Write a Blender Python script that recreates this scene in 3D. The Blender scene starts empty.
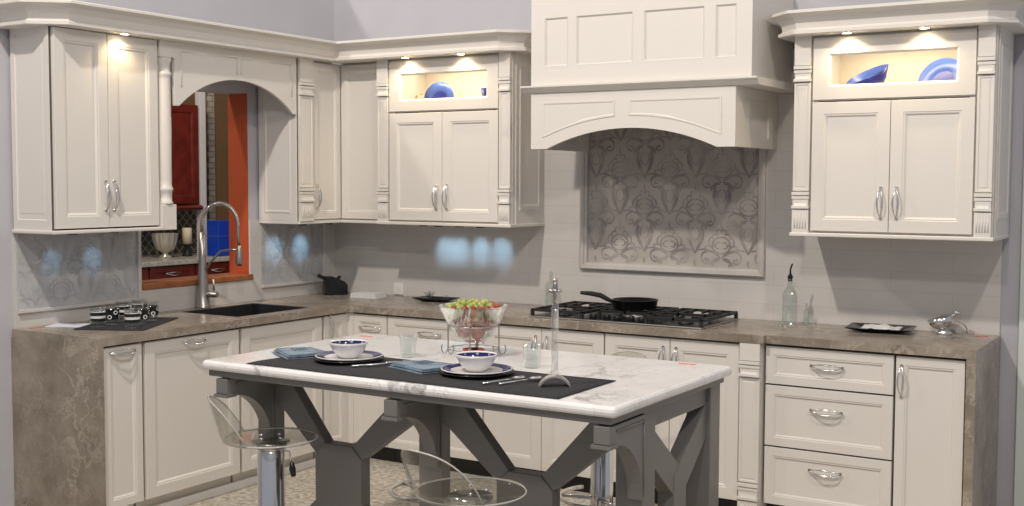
import bpy, math, random
from mathutils import Vector, Matrix
random.seed(7)
D = bpy.data; scene = bpy.context.scene; col = scene.collection
PI = math.pi

# ------------------------------------------------------------------ camera, light, exposure
cam_d = D.cameras.new('camera'); cam = D.objects.new('camera', cam_d); col.objects.link(cam); scene.camera = cam
cam_d.sensor_fit = 'HORIZONTAL'; cam_d.sensor_width = 36.0; cam_d.lens = 1182.78 / 1024 * 36.0
cam_d.clip_start = .05; cam_d.clip_end = 60
Rt = Vector((0.8508476, 0.52539985, 0.00365597)); Up = Vector((-0.03479761, 0.04940652, 0.99817239)); Fw = Vector((-0.524259, 0.8494198, -0.06032008))
m3 = Matrix((Rt, Up, -Fw)).transposed()
cam.matrix_world = Matrix.Translation((5.0856, -6.0183, 1.6404)) @ m3.to_4x4()

world = D.worlds.new('world'); scene.world = world; world.use_nodes = True
bg = world.node_tree.nodes['Background']; bg.inputs[0].default_value = (0.80, 0.82, 0.92, 1); bg.inputs[1].default_value = 0.30
vs = scene.view_settings; vs.view_transform = 'Standard'; vs.look = 'None'; vs.gamma = 1; vs.use_curve_mapping = False
vs.exposure = 0.36

def spot(name, loc, target, power, color, angle=100, radius=.11, blend=.6):
    l = D.lights.new(name, 'SPOT'); l.energy = power; l.color = color; l.spot_size = math.radians(angle); l.spot_blend = blend; l.shadow_soft_size = radius
    o = D.objects.new(name, l); col.objects.link(o); o.location = loc
    o.rotation_euler = (Vector(target) - Vector(loc)).to_track_quat('-Z', 'Y').to_euler(); return o
WARM = (1.0, 0.92, 0.83)
spot('track_and_fill_spot', (2.0, -4.6, 5.4), (2.0, -.3, 1.2), 480, WARM, 90)
spot('track_and_fill_spot', (5.7, -4.2, 5.2), (3.6, -.4, 1.2), 210, WARM, 90)
spot('track_and_fill_spot', (-.95, -2.7, 4.5), (1.6, -.4, 1.2), 130, WARM, 100)
spot('track_and_fill_spot', (4.2, -5.2, 3.9), (1.6, -1.8, .9), 110, WARM, 95)  # added fill light, lifts the right-facing sides and the island front
spot('track_and_fill_spot', (-1.3, -.2, 3.3), (-2.6, 1.0, 1.0), 55, (1, .85, .7), 110)

# ------------------------------------------------------------------ materials
def mat(name, color=(.8, .8, .8), rough=.5, metal=0., spec=.5, trans=0., ior=1.45, coat=0., emis=None, estr=0.):
    m = D.materials.new(name); m.use_nodes = True
    b = m.node_tree.nodes['Principled BSDF']
    b.inputs['Base Color'].default_value = (*color, 1); b.inputs['Roughness'].default_value = rough; b.inputs['Metallic'].default_value = metal
    b.inputs['Specular IOR Level'].default_value = spec; b.inputs['Transmission Weight'].default_value = trans; b.inputs['IOR'].default_value = ior
    b.inputs['Coat Weight'].default_value = coat
    if emis: b.inputs['Emission Color'].default_value = (*emis, 1); b.inputs['Emission Strength'].default_value = estr
    return m
def nd(m, t, **k):
    n = m.node_tree.nodes.new(t)
    for a, v in k.items():
        if hasattr(n, a): setattr(n, a, v)
        else: n.inputs[a.replace('_', ' ')].default_value = v
    return n
def lk(m, a, b): m.node_tree.links.new(a, b)
def bsdf(m): return m.node_tree.nodes['Principled BSDF']
def ramp(m, fac, stops):
    r = m.node_tree.nodes.new('ShaderNodeValToRGB'); e = r.color_ramp.elements
    while len(e) < len(stops): e.new(.5)
    for i, (p, c) in enumerate(stops): e[i].position = p; e[i].color = (*c, 1)
    lk(m, fac, r.inputs[0]); return r
def noise_mat(name, c1, c2, scale, rough=.5, detail=6, lo=.35, hi=.65, bump=0., **k):
    m = mat(name, c1, rough, **k); tc = nd(m, 'ShaderNodeTexCoord'); n = nd(m, 'ShaderNodeTexNoise', Scale=scale, Detail=detail)
    lk(m, tc.outputs['Object'], n.inputs['Vector']); r = ramp(m, n.outputs['Fac'], [(lo, c1), (hi, c2)]); lk(m, r.outputs[0], bsdf(m).inputs['Base Color'])
    if bump:
        bp = nd(m, 'ShaderNodeBump', Strength=bump, Distance=.004); lk(m, n.outputs['Fac'], bp.inputs['Height']); lk(m, bp.outputs[0], bsdf(m).inputs['Normal'])
    return m
def marble(name, base, base2, vein, scale, width, rough, warp=.6, vein2=None, bscale=2.5):
    m = mat(name, base, rough); tc = nd(m, 'ShaderNodeTexCoord')
    nb = nd(m, 'ShaderNodeTexNoise', Scale=bscale, Detail=7, Roughness=.6); lk(m, tc.outputs['Object'], nb.inputs['Vector'])
    rb = ramp(m, nb.outputs['Fac'], [(.35, base), (.68, base2)])
    cur = rb.outputs[0]
    for k, (sc, v) in enumerate([(scale, vein), (scale * 2.3, vein2 or vein)]):
        nw = nd(m, 'ShaderNodeTexNoise', Scale=sc * 1.1 + k, Detail=6, Roughness=.62); lk(m, tc.outputs['Object'], nw.inputs['Vector'])
        mx = nd(m, 'ShaderNodeMixRGB', blend_type='LINEAR_LIGHT'); mx.inputs[0].default_value = warp
        lk(m, tc.outputs['Object'], mx.inputs[1]); lk(m, nw.outputs['Color'], mx.inputs[2])
        mp = nd(m, 'ShaderNodeMapping'); mp.inputs['Rotation'].default_value = (.3, .5 + k, .6 + k); mp.inputs['Scale'].default_value = (1, .45, 1)
        lk(m, mx.outputs[0], mp.inputs[0])
        vo = nd(m, 'ShaderNodeTexVoronoi', feature='DISTANCE_TO_EDGE', Scale=sc); lk(m, mp.outputs[0], vo.inputs['Vector'])
        rv = ramp(m, vo.outputs['Distance'], [(0, (1, 1, 1)), (width / (1 + k * .6), (0, 0, 0))])
        nm = nd(m, 'ShaderNodeTexNoise', Scale=sc * .9, Detail=2); lk(m, tc.outputs['Object'], nm.inputs['Vector'])
        rm = ramp(m, nm.outputs['Fac'], [(.38, (0, 0, 0)), (.62, (1, 1, 1))])
        mu = nd(m, 'ShaderNodeMath', operation='MULTIPLY'); lk(m, rv.outputs[0], mu.inputs[0]); lk(m, rm.outputs[0], mu.inputs[1])
        mm = nd(m, 'ShaderNodeMixRGB'); lk(m, mu.outputs[0], mm.inputs[0]); lk(m, cur, mm.inputs[1]); mm.inputs[2].default_value = (*v, 1)
        cur = mm.outputs[0]
    lk(m, cur, bsdf(m).inputs['Base Color']); return m
def tile_mat(name, c1, c2, mortar, w, h, axis, rough=.3, offset=.5, msize=.0025, rot=0.):
    m = mat(name, c1, rough); tc = nd(m, 'ShaderNodeTexCoord'); sp = nd(m, 'ShaderNodeSeparateXYZ'); cb = nd(m, 'ShaderNodeCombineXYZ')
    lk(m, tc.outputs['Object'], sp.inputs[0]); lk(m, sp.outputs[axis], cb.inputs[0]); lk(m, sp.outputs[2], cb.inputs[1])
    b = nd(m, 'ShaderNodeTexBrick', offset=offset); mp = nd(m, 'ShaderNodeMapping'); mp.inputs['Rotation'].default_value = (0, 0, rot); lk(m, cb.outputs[0], mp.inputs[0]); lk(m, mp.outputs[0], b.inputs['Vector'])
    b.inputs['Color1'].default_value = (*c1, 1); b.inputs['Color2'].default_value = (*c2, 1); b.inputs['Mortar'].default_value = (*mortar, 1)
    b.inputs['Scale'].default_value = 1; b.inputs['Mortar Size'].default_value = msize; b.inputs['Mortar Smooth'].default_value = .3; b.inputs['Brick Width'].default_value = w; b.inputs['Row Height'].default_value = h
    n = nd(m, 'ShaderNodeTexNoise', Scale=5, Detail=6); lk(m, tc.outputs['Object'], n.inputs['Vector'])
    mx = nd(m, 'ShaderNodeMixRGB', blend_type='MULTIPLY'); mx.inputs[0].default_value = 1
    r = ramp(m, n.outputs['Fac'], [(.3, (.93, .93, .93)), (.7, (1, 1, 1))])
    lk(m, b.outputs['Color'], mx.inputs[1]); lk(m, r.outputs[0], mx.inputs[2]); lk(m, mx.outputs[0], bsdf(m).inputs['Base Color'])
    return m
def clear_mat(name, tint=(1, 1, 1), ior=1.45, base=.05):
    m = D.materials.new(name); m.use_nodes = True; nt = m.node_tree; nt.nodes.clear()
    o = nt.nodes.new('ShaderNodeOutputMaterial'); t = nt.nodes.new('ShaderNodeBsdfTransparent'); g = nt.nodes.new('ShaderNodeBsdfGlossy'); x = nt.nodes.new('ShaderNodeMixShader')
    f = nt.nodes.new('ShaderNodeLayerWeight'); f.inputs[0].default_value = .5; pw = nt.nodes.new('ShaderNodeMath'); pw.operation = 'POWER'; pw.inputs[1].default_value = 3.2
    mu = nt.nodes.new('ShaderNodeMath'); mu.operation = 'MULTIPLY'; mu.inputs[1].default_value = (ior - 1) * 1.5; nt.links.new(f.outputs['Facing'], pw.inputs[0]); nt.links.new(pw.outputs[0], mu.inputs[0]); f = mu
    a = nt.nodes.new('ShaderNodeMath'); a.operation = 'ADD'; a.inputs[1].default_value = base; a.use_clamp = True
    t.inputs[0].default_value = (*tint, 1); g.inputs['Roughness'].default_value = .03; g.inputs[0].default_value = (1, 1, 1, 1)
    nt.links.new(f.outputs[0], a.inputs[0]); nt.links.new(a.outputs[0], x.inputs[0]); nt.links.new(t.outputs[0], x.inputs[1]); nt.links.new(g.outputs[0], x.inputs[2]); nt.links.new(x.outputs[0], o.inputs[0]); return m

M = {}
M['cab'] = mat('cream_cabinet_paint', (.745, .705, .650), .38)
M['cabin'] = mat('cabinet_interior_paint', (.80, .74, .62), .5)
M['gap'] = mat('painted_gap_shade', (.10, .085, .07), .8)  # paints gap shade onto the cream body fronts behind the doors
M['chrome'] = mat('polished_chrome', (.80, .79, .78), .14, 1)
M['steel'] = mat('brushed_steel', (.46, .43, .40), .34, 1)
M['grey'] = mat('grey_table_paint', (.195, .184, .172), .34)
M['counter'] = marble('taupe_stone_counter', (.205, .170, .132), (.355, .305, .245), (.47, .41, .34), 3.8, .060, .24, .45, (.42, .36, .29), 5)
M['marble'] = marble('white_marble', (.80, .77, .74), (.88, .86, .84), (.27, .265, .27), 1.7, .036, .16, .45, (.55, .54, .54), 3)
M['floor'] = noise_mat('mottled_beige_floor', (.36, .315, .25), (.66, .61, .52), 34, .8, 10, .36, .60)
M['wallb'] = noise_mat('cool_grey_wall_paint', (.455, .445, .480), (.485, .475, .505), 3, .85)
M['walll'] = noise_mat('cool_grey_left_wall_paint', (.505, .495, .525), (.53, .52, .55), 3, .85)
M['tileb'] = tile_mat('cream_back_tile', (.66, .63, .595), (.645, .615, .58), (.59, .56, .53), .60, .10, 0, .26)
M['tilel'] = tile_mat('cream_left_tile', (.66, .63, .595), (.645, .615, .58), (.59, .56, .53), .60, .10, 1, .26)
M['damask'] = noise_mat('taupe_damask_ground', (.44, .40, .36), (.50, .46, .42), 7, .5)
M['motif'] = noise_mat('grey_damask_motif', (.25, .22, .215), (.44, .40, .37), 9, .4)
M['damaskl'] = noise_mat('led_lit_damask_ground', (.44, .44, .45), (.54, .54, .54), 7, .32)  # paler copy of the taupe ground, cool LED light painted into it
M['motifl'] = noise_mat('led_lit_damask_motif', (.36, .36, .37), (.50, .50, .50), 8, .3)  # motif tone lightened to match, LED light in the colour
M['black'] = mat('black_enamel', (.012, .012, .013), .25)
M['blackm'] = noise_mat('matt_black_cloth', (.022, .021, .024), (.032, .03, .034), 60, .85)
M['iron'] = mat('black_cast_iron', (.02, .02, .02), .5)
M['granite'] = mat('black_granite_sink', (.018, .018, .02), .45)
M['navy'] = mat('navy_glaze', (.02, .022, .12), .12)
M['cobalt'] = mat('cobalt_glass', (.03, .04, .27), .3)
M['paleblue'] = mat('pale_blue_glass', (.07, .13, .42), .3)
M['china'] = mat('white_china', (.78, .76, .74), .14, coat=.3)
M['denim'] = noise_mat('pale_blue_napkin_cloth', (.14, .19, .245), (.24, .30, .355), 30, .9)
M['stitch'] = mat('dark_blue_napkin_print', (.05, .08, .14), .9)
M['glass'] = clear_mat('clear_glass', (.96, .98, .97), 1.45, .03)
M['glassd'] = clear_mat('smoky_clear_glass', (.93, .95, .945), 1.5, .06)
M['bottleglass'] = clear_mat('grey_green_bottle_glass', (.88, .915, .90), 1.6, .14)
M['pane'] = clear_mat('clear_pane', (.97, .97, .95), 1.3, .0)
M['column'] = clear_mat('bright_clear_acrylic', (.97, .97, .96), 1.9, .22)
M['nickel'] = mat('satin_nickel', (.78, .75, .70), .38, 1)
M['acrylic'] = clear_mat('clear_acrylic', (.90, .90, .88), 1.35, .03)
M['acrylic_edge'] = mat('acrylic_edge', (.50, .48, .44), .15)
M['grape'] = noise_mat('green_grape_skin', (.30, .38, .07), (.50, .46, .16), 30, .25)
M['apple'] = noise_mat('red_apple_skin', (.34, .03, .03), (.50, .16, .08), 14, .3)
M['candle'] = mat('cream_wax', (.80, .70, .48), .5)
M['redwax'] = mat('red_wax', (.72, .10, .05), .4)
M['red'] = mat('red_paper', (.80, .12, .10), .6)
M['cherry'] = noise_mat('dark_cherry_wood', (.13, .012, .008), (.20, .025, .014), 9, .3)
M['sill'] = noise_mat('orange_brown_wood', (.30, .10, .035), (.42, .15, .05), 12, .4)
M['jamb'] = mat('burnt_orange_paint', (.50, .085, .022), .6)
M['brown'] = mat('olive_brown_paint', (.20, .12, .06), .8)
M['stone'] = tile_mat('stacked_stone', (.62, .56, .44), (.48, .42, .32), (.30, .26, .20), .14, .05, 1, .8, .4, .006)
M['lattice'] = tile_mat('dark_lattice_tile', (.05, .055, .045), (.09, .085, .07), (.28, .27, .22), .06, .06, 1, .2, .0, .006, PI / 4)
M['granitel'] = noise_mat('pale_speckled_granite', (.62, .58, .50), (.38, .35, .30), 50, .25)
M['white'] = mat('white_paint', (.76, .74, .72), .5)
M['paper'] = mat('white_paper', (.74, .77, .84), .6)
M['bluebox'] = mat('royal_blue_plastic', (.01, .06, .50), .35)
M['lamp'] = mat('puck_light_lens', (1, 1, 1), .3, emis=(1, .88, .62), estr=14)
M['lampc'] = mat('cool_led_lens', (1, 1, 1), .3, emis=(.6, .8, 1), estr=8)
M['plastic'] = mat('white_plastic', (.80, .78, .75), .35)
M['mint'] = mat('pale_mint_trim_paint', (.62, .66, .64), .6)

# ------------------------------------------------------------------ mesh toolkit
class MB:
    def __init__(s): s.v = []; s.f = []; s.m = []; s.sm = []
    def face(s, idx, mi=0, smooth=False): s.f.append(idx); s.m.append(mi); s.sm.append(smooth)
    def box(s, x0, x1, y0, y1, z0, z1, mi=0):
        if x1 < x0: x0, x1 = x1, x0
        if y1 < y0: y0, y1 = y1, y0
        if z1 < z0: z0, z1 = z1, z0
        n = len(s.v)
        s.v += [(x0, y0, z0), (x1, y0, z0), (x1, y1, z0), (x0, y1, z0), (x0, y0, z1), (x1, y0, z1), (x1, y1, z1), (x0, y1, z1)]
        for q in ((0, 3, 2, 1), (4, 5, 6, 7), (0, 1, 5, 4), (1, 2, 6, 5), (2, 3, 7, 6), (3, 0, 4, 7)): s.face([n + i for i in q], mi)
        return s
    def prism(s, poly, a0, a1, axis='y', mi=0):
        """poly: 2-D outline; extruded between a0 and a1 along axis (y: poly=(x,z), x: poly=(y,z), z: poly=(x,y))"""
        mk = {'y': lambda p, a: (p[0], a, p[1]), 'x': lambda p, a: (a, p[0], p[1]), 'z': lambda p, a: (p[0], p[1], a)}[axis]
        area = sum(poly[i][0] * poly[(i + 1) % len(poly)][1] - poly[(i + 1) % len(poly)][0] * poly[i][1] for i in range(len(poly)))
        if area < 0: poly = poly[::-1]
        if a0 > a1: a0, a1 = a1, a0
        n = len(s.v); k = len(poly)
        s.v += [mk(p, a0) for p in poly] + [mk(p, a1) for p in poly]
        fl = (axis == 'y')
        A = list(range(n, n + k)); B = list(range(n + k, n + 2 * k))
        s.face(A if fl else A[::-1], mi); s.face(B[::-1] if fl else B, mi)
        for i in range(k):
            j = (i + 1) % k; q = [n + i, n + j, n + k + j, n + k + i]; s.face(q[::-1] if fl else q, mi)
        return s
    def rings(s, rings, cap0=True, cap1=True, smooth=True, mi=0, closed=True):
        n = len(s.v); k = len(rings[0])
        for r in rings: s.v += [tuple(p) for p in r]
        for a in range(len(rings) - 1):
            for i in range(k if closed else k - 1):
                j = (i + 1) % k; s.face([n + a * k + i, n + a * k + j, n + (a + 1) * k + j, n + (a + 1) * k + i], mi, smooth)
        if cap0: s.face([n + i for i in range(k)][::-1], mi)
        if cap1: s.face([n + (len(rings) - 1) * k + i for i in range(k)], mi)
        return s
    def lathe(s, prof, seg=24, c=(0, 0, 0), mi=0, smooth=True, cap0=True, cap1=True):
        rr = [[(c[0] + r * math.cos(2 * PI * i / seg), c[1] + r * math.sin(2 * PI * i / seg), c[2] + z) for i in range(seg)] for r, z in prof]
        return s.rings(rr, cap0, cap1, smooth, mi)
    def tube(s, pts, r, seg=8, mi=0, closed=False):
        pts = [Vector(p) for p in pts]; n = len(pts); R = []
        prev = None
        for i, p in enumerate(pts):
            if closed: t = pts[(i + 1) % n] - pts[i - 1]
            else: t = pts[min(i + 1, n - 1)] - pts[max(i - 1, 0)]
            t.normalize()
            if prev is None:
                a = Vector((0, 0, 1)) if abs(t.z) < .9 else Vector((1, 0, 0)); u = t.cross(a).normalized()
            else: u = (prev - t * prev.dot(t)).normalized()
            prev = u; w = t.cross(u); ri = r[i] if isinstance(r, (list, tuple)) else r
            R.append([p + (u * math.cos(2 * PI * k / seg) + w * math.sin(2 * PI * k / seg)) * ri for k in range(seg)])
        if closed: R.append(R[0]); return s.rings(R, False, False, True, mi)
        return s.rings(R, True, True, True, mi)
    def sphere(s, c, r, seg=12, rg=8, mi=0, sz=1.):
        return s.lathe([(max(1e-4, r * math.sin(PI * i / rg)), -r * sz * math.cos(PI * i / rg)) for i in range(rg + 1)], seg, c, mi)
    def panel(s, x0, x1, z0, z1, yf, t, prof, mi=0):
        """slab with its front at y=yf facing -y and thickness t; prof: list of (inset, depth behind front)"""
        seq = [(0, t), (0, .0015), (.0015, 0)] + prof; R = []
        for i, d in seq: R.append([(x0 + i, yf + d, z0 + i), (x1 - i, yf + d, z0 + i), (x1 - i, yf + d, z1 - i), (x0 + i, yf + d, z1 - i)])
        return s.rings(R, True, True, False, mi)
    def ribbon(s, pts, w, place, mi=1):
        """flat stroke in a 2-D panel plane; place maps (u,v) to a 3-D point"""
        n = len(pts); L = []; R = []
        for i, (a, b) in enumerate(pts):
            p, q = pts[max(0, i - 1)], pts[min(n - 1, i + 1)]; dx, dy = q[0] - p[0], q[1] - p[1]; l = math.hypot(dx, dy) or 1
            ww = w * (0.35 + .65 * math.sin(PI * (i + .6) / (n + .2))) / 2
            L.append((a - dy / l * ww, b + dx / l * ww)); R.append((a + dy / l * ww, b - dx / l * ww))
        k = len(s.v); s.v += [place(*p) for p in L] + [place(*p) for p in R]
        for i in range(n - 1): s.face([k + i, k + n + i, k + n + i + 1, k + i + 1], mi)
        return s
    def build(s, name, mats, parent=None, bevel=0., fix=False, loc=None, label=None):
        me = D.meshes.new(name); me.from_pydata(s.v, [], s.f)
        for m in (mats if isinstance(mats, (list, tuple)) else [mats]): me.materials.append(M[m] if isinstance(m, str) else m)
        for p, mi, sm in zip(me.polygons, s.m, s.sm): p.material_index = mi; p.use_smooth = sm
        if fix:
            import bmesh
            bm = bmesh.new(); bm.from_mesh(me); bmesh.ops.recalc_face_normals(bm, faces=bm.faces); bm.to_mesh(me); bm.free()
        me.update()
        o = D.objects.new(name, me); col.objects.link(o)
        if parent: o.parent = parent
        if loc: o.location = loc
        if label: o['label'] = label
        if bevel:
            b = o.modifiers.new('bevel', 'BEVEL'); b.width = bevel; b.segments = 2; b.limit_method = 'ANGLE'; b.angle_limit = math.radians(40)
        return o
def empty(name, loc=(0, 0, 0), rz=0, label=None, cat=None, group=None):
    o = D.objects.new(name, None); col.objects.link(o); o.location = loc; o.rotation_euler = (0, 0, rz); o.empty_display_size = .05
    return tag(o, label, cat, group)
def tag(o, label=None, cat=None, group=None):
    if label: o['label'] = label
    if cat: o['category'] = cat
    if group: o['group'] = group
    return o
def struct(o): o['kind'] = 'structure'; return o
def copy_tree(o, parent=None, loc=None, rz=None, label=None):
    c = o.copy(); col.objects.link(c)
    if parent: c.parent = parent
    if loc: c.location = loc
    if rz is not None: c.rotation_euler = (0, 0, rz)
    if label: c['label'] = label
    for ch in list(o.children): copy_tree(ch, c)
    return c
def arc(cx, cz, r, a0, a1, n): return [(cx + r * math.cos(a0 + (a1 - a0) * i / n), cz + r * math.sin(a0 + (a1 - a0) * i / n)) for i in range(n + 1)]
LEFT = PI / 2       # rotation that turns a unit built against y=0 so it stands against the left wall

# ------------------------------------------------------------------ room shell
WH = 3.0
f = MB().box(-3.1, 6.2, -6.6, 2.6, -.05, 0).build('floor', 'floor'); struct(f)
w = MB(); w.box(-.155, 5.2, 0, .14, 0, WH); struct(w.build('wall_back', 'wallb'))
wy0, wy1, wz0, wz1 = -1.625, -.797, 1.075, 2.16
w = MB(); w.box(-.155, 0, -4.6, wy0, 0, WH).box(-.155, 0, wy1, -.0005, 0, WH).box(-.155, 0, wy0, wy1, 0, wz0 - .03).box(-.155, 0, wy0, wy1, wz1, WH)
struct(w.build('wall_left', 'walll'))
w = MB(); w.box(-3.05, -2.86, -3.0, 2.5, 0, WH); struct(w.build('wall_far', 'brown'))
w = MB(); w.box(-2.86, -.155, 2.35, 2.5, 0, WH); struct(w.build('wall_side', 'brown'))
# pass-through window
win = MB().box(-.158, -.002, wy1 - .005, wy1, wz0, wz1).box(-.158, -.12, wy0, wy0 + .005, wz0, wz1).build('window_1', 'jamb'); struct(win)
MB().box(-.18, .022, wy0, wy1 + .016, wz0 - .03, wz0 + .002).build('window_sill', 'sill', win, .004, label='orange brown wooden sill')
struct(MB().box(4.205, 4.30, -.03, 0, 0, WH).build('trim_1', 'mint', None, .003))
struct(MB().box(.5590, .585, -2.39, -.56, 0, .040).build('baseboard_left', 'white'))
# tiled backsplashes are part of the walls
nx0, nx1, nz0, nz1 = 1.885, 2.915, 1.175, 1.98
b = MB().box(0.012, nx0, -.012, 0, .9, 2.33).box(nx1, 4.118, -.012, 0, .9, 2.33).box(nx0, nx1, -.012, 0, .9, nz0).box(nx0, nx1, -.012, 0, nz1, 2.33)
struct(b.build('backsplash_back', 'tileb'))
b = MB().box(0, .012, -2.407, wy0, .9, 1.40).box(0, .012, wy0, wy1, .9, wz0 - .031).box(0, .012, wy1, -.012, .9, 1.40)
struct(b.build('backsplash_left', 'tilel'))

# ------------------------------------------------------------------ damask panels
def stroke(p0, p1, p2, p3, n=10):
    return [tuple((1 - t) ** 3 * a + 3 * (1 - t) ** 2 * t * b + 3 * (1 - t) * t * t * c + t ** 3 * d for a, b, c, d in zip(p0, p1, p2, p3)) for t in [i / n for i in range(n + 1)]]
def motif_strokes():
    S = []
    for s in (-1, 1):
        S.append((stroke((0, .015), (s * .07, .02), (s * .07, .10), (0, .105)), .013))
        S.append((stroke((s * .01, .045), (s * .045, .03), (s * .04, .085), (s * .006, .075)), .009))
        S.append((stroke((s * .045, .09), (s * .065, .11), (s * .03, .135), (s * .022, .11)), .010))
        S.append((stroke((s * .02, .115), (s * .045, .14), (s * .01, .155), (s * .004, .135)), .009))
        S.append((stroke((s * .006, -.005), (s * .05, .05), (s * .125, .03), (s * .112, -.015)), .016))
        S.append((stroke((s * .112, -.015), (s * .10, -.055), (s * .055, -.04), (s * .075, -.012)), .014))
        S.append((stroke((s * .004, -.01), (s * .06, -.01), (s * .06, -.05), (s * .035, -.055)), .016))
        S.append((stroke((s * .035, -.03), (s * .065, -.09), (s * .03, -.13), (0, -.19)), .022))
        S.append((stroke((s * .006, -.05), (s * .035, -.06), (s * .03, -.115), (0, -.12)), .009))
        S.append((stroke((s * .02, .0), (s * .06, .035), (s * .10, .045), (s * .135, .030)), .012))
        S.append((stroke((s * .085, .022), (s * .10, .05), (s * .085, .065), (s * .070, .052)), .010))
        S.append((stroke((s * .075, -.012), (s * .085, -.025), (s * .095, -.02), (s * .090, -.005)), .012))
        S.append((stroke((s * .012, -.02), (s * .045, -.02), (s * .07, -.035), (s * .062, -.06)), .018))
        S.append((stroke((s * .03, -.05), (s * .05, -.075), (s * .045, -.10), (s * .02, -.14)), .024))
        S.append((stroke((s * .03, .06), (s * .05, .05), (s * .055, .08), (s * .035, .085)), .012))
        S.append((stroke((s * .05, .045), (s * .085, .06), (s * .075, .10), (s * .05, .105)), .010))
    S.append((stroke((0, .13), (.012, .15), (-.01, .165), (.002, .185)), .010))
    return S
STR = motif_strokes()
def damask(mb, u0, u1, v0, v1, place, pu=.305, pv=.41, ou=0, ov=0, sc=1.):
    for i in range(-1, int((u1 - u0) / (pu / 2)) + 2):
        for j in range(-1, int((v1 - v0) / pv) + 2):
            cu = u0 + ou + i * pu / 2; cv = v0 + ov + (j + (.5 if i % 2 else 0)) * pv
            for ks, (pts, wd) in enumerate(STR):
                pl = (lambda a_, b_, k_=ks: (lambda p_: (p_[0] - 0, p_[1], p_[2]))(place(a_, b_, k_)))
                q = [(cu + a * sc, cv + b * sc) for a, b in pts]
                # keep runs of points that stay on the panel
                run = []
                for p in q + [None]:
                    if p and u0 + .01 < p[0] < u1 - .01 and v0 + .01 < p[1] < v1 - .01: run.append(p)
                    else:
                        if len(run) > 2: mb.ribbon(run, wd * sc * .85, pl)
                        run = []
nm = MB().box(nx0, nx1, -.004, -.0005, nz0, nz1)
damask(nm, nx0, nx1, nz0, nz1, lambda u, v, k: (u, -.0045 - k * .00006, v), ou=.205, ov=.065)
niche = empty('damask_tile_panel', (0, 0, 0), 0, 'large taupe damask tile panel in a grey frame behind the cooktop', 'tile panel')
nm.build('tile_face', ['damask', 'motif'], niche)
fr = MB(); R = []
for i, d in ((-.035, -.012), (-.035, -.034), (-.028, -.040), (-.012, -.036), (-.008, -.028), (.004, -.024), (.006, -.004)):
    R.append([(nx0 + i, d, nz0 + i), (nx1 - i, d, nz0 + i), (nx1 - i, d, nz1 - i), (nx0 + i, d, nz1 - i)])
fr.rings(R, False, False, False); fr.build('frame', noise_mat('taupe_frame', (.50, .47, .44), (.54, .51, .48), 5, .35), niche, fix=False)
def left_damask(y0, y1, label, ou):
    z0, z1 = 1.005, 1.395
    e = empty('damask_tile_panel', (0, 0, 0), 0, label, 'tile panel')
    p = MB().box(.0125, .017, y0, y1, z0, z1)
    damask(p, y0, y1, z0, z1, lambda u, v, k: (.0174 + k * .00006, u, v), pu=.30, pv=.36, ou=ou, ov=.2, sc=.95)
    p.build('tile_face', ['damaskl', 'motifl'], e)
    MB().box(.0125, .030, y0, y1, z0 - .018, z0 - .0005).box(.0125, .030, y1 + .0005, y1 + .014, z0 - .018, z1).build('trim_bead', 'paper' if False else 'tilel', e, .003)
left_damask(-2.395, -1.66, 'grey damask tile panel painted as LED-lit under the left wall cabinet', .1)
left_damask(-.71, -.145, 'grey damask tile panel painted as LED-lit in the corner right of the window', .05)

# ------------------------------------------------------------------ cabinet kit
SH = [(.055, 0), (.058, .003), (.064, .003), (.072, .011), (.075, .011)]
SHN = [(.040, 0), (.043, .003), (.048, .003), (.054, .010), (.056, .010)]
def handle_mesh(length=.14, vertical=True):
    m = MB(); h = length / 2
    for s, out, bul in ((-1, .027, .011), (1, .020, .013)):
        pts = []
        for i in range(13):
            t = -1 + i / 6; c = 1 - t * t
            a = h * t; side = s * bul * c; o = -.004 - out * (1 - abs(t) ** 2.6)
            pts.append((side, o, a) if vertical else (a, o, side - .004 * c))
        m.tube(pts, [.0028 + .0016 * (1 - (-1 + i / 6) ** 2) for i in range(13)], 7)
    for t in (-1, 1):
        a = h * t * .97
        m.tube([(0, 0, a), (0, -.008, a)] if vertical else [(a, 0, 0), (a, -.008, 0)], .007, 10)
    return m
HV = handle_mesh(.145, True).build('handle', 'chrome'); HVm = HV.data; D.objects.remove(HV)
HH = handle_mesh(.15, False).build('handle', 'chrome'); HHm = HH.data; D.objects.remove(HH)
def handle(parent, x, y, z, vertical=True):
    o = D.objects.new('handle', HVm if vertical else HHm); col.objects.link(o); o.parent = parent; o.location = (x, y, z); o['label'] = 'chrome bow handle'; return o
def door(parent, name, x0, x1, z0, z1, yf, prof=SH, hx=None, hz=None, hv=True, t=.02):
    d = MB().panel(x0, x1, z0, z1, yf, t, prof).build(name, 'cab', parent)
    if hx is not None: handle(d, hx, yf, hz, hv)
    return d
def glass_door(parent, x0, x1, z0, z1, yf, bx, bz0, bz1):
    m = MB(); R = []
    seq = [((0, 0, 0), .02), ((0, 0, 0), .0015), ((.0015, .0015, .0015), 0), ((bx - .01, bz0 - .01, bz1 - .01), 0), ((bx - .006, bz0 - .006, bz1 - .006), .003), ((bx, bz0, bz1), .009), ((bx, bz0, bz1), .02)]
    for (i, a, c), d in seq: R.append([(x0 + i, yf + d, z0 + a), (x1 - i, yf + d, z0 + a), (x1 - i, yf + d, z1 - c), (x0 + i, yf + d, z1 - c)])
    R.append(R[0]); m.rings(R, False, False, False)
    d = m.build('glass_door', 'cab', parent)
    MB().box(x0 + bx - .003, x1 - bx + .003, yf + .012, yf + .015, z0 + bz0 - .003, z1 - bz1 + .003).build('pane', 'pane', d, label='clear glass pane')
    return d

Z0, ZT = 1.40, 2.36
GAP = .002
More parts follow.
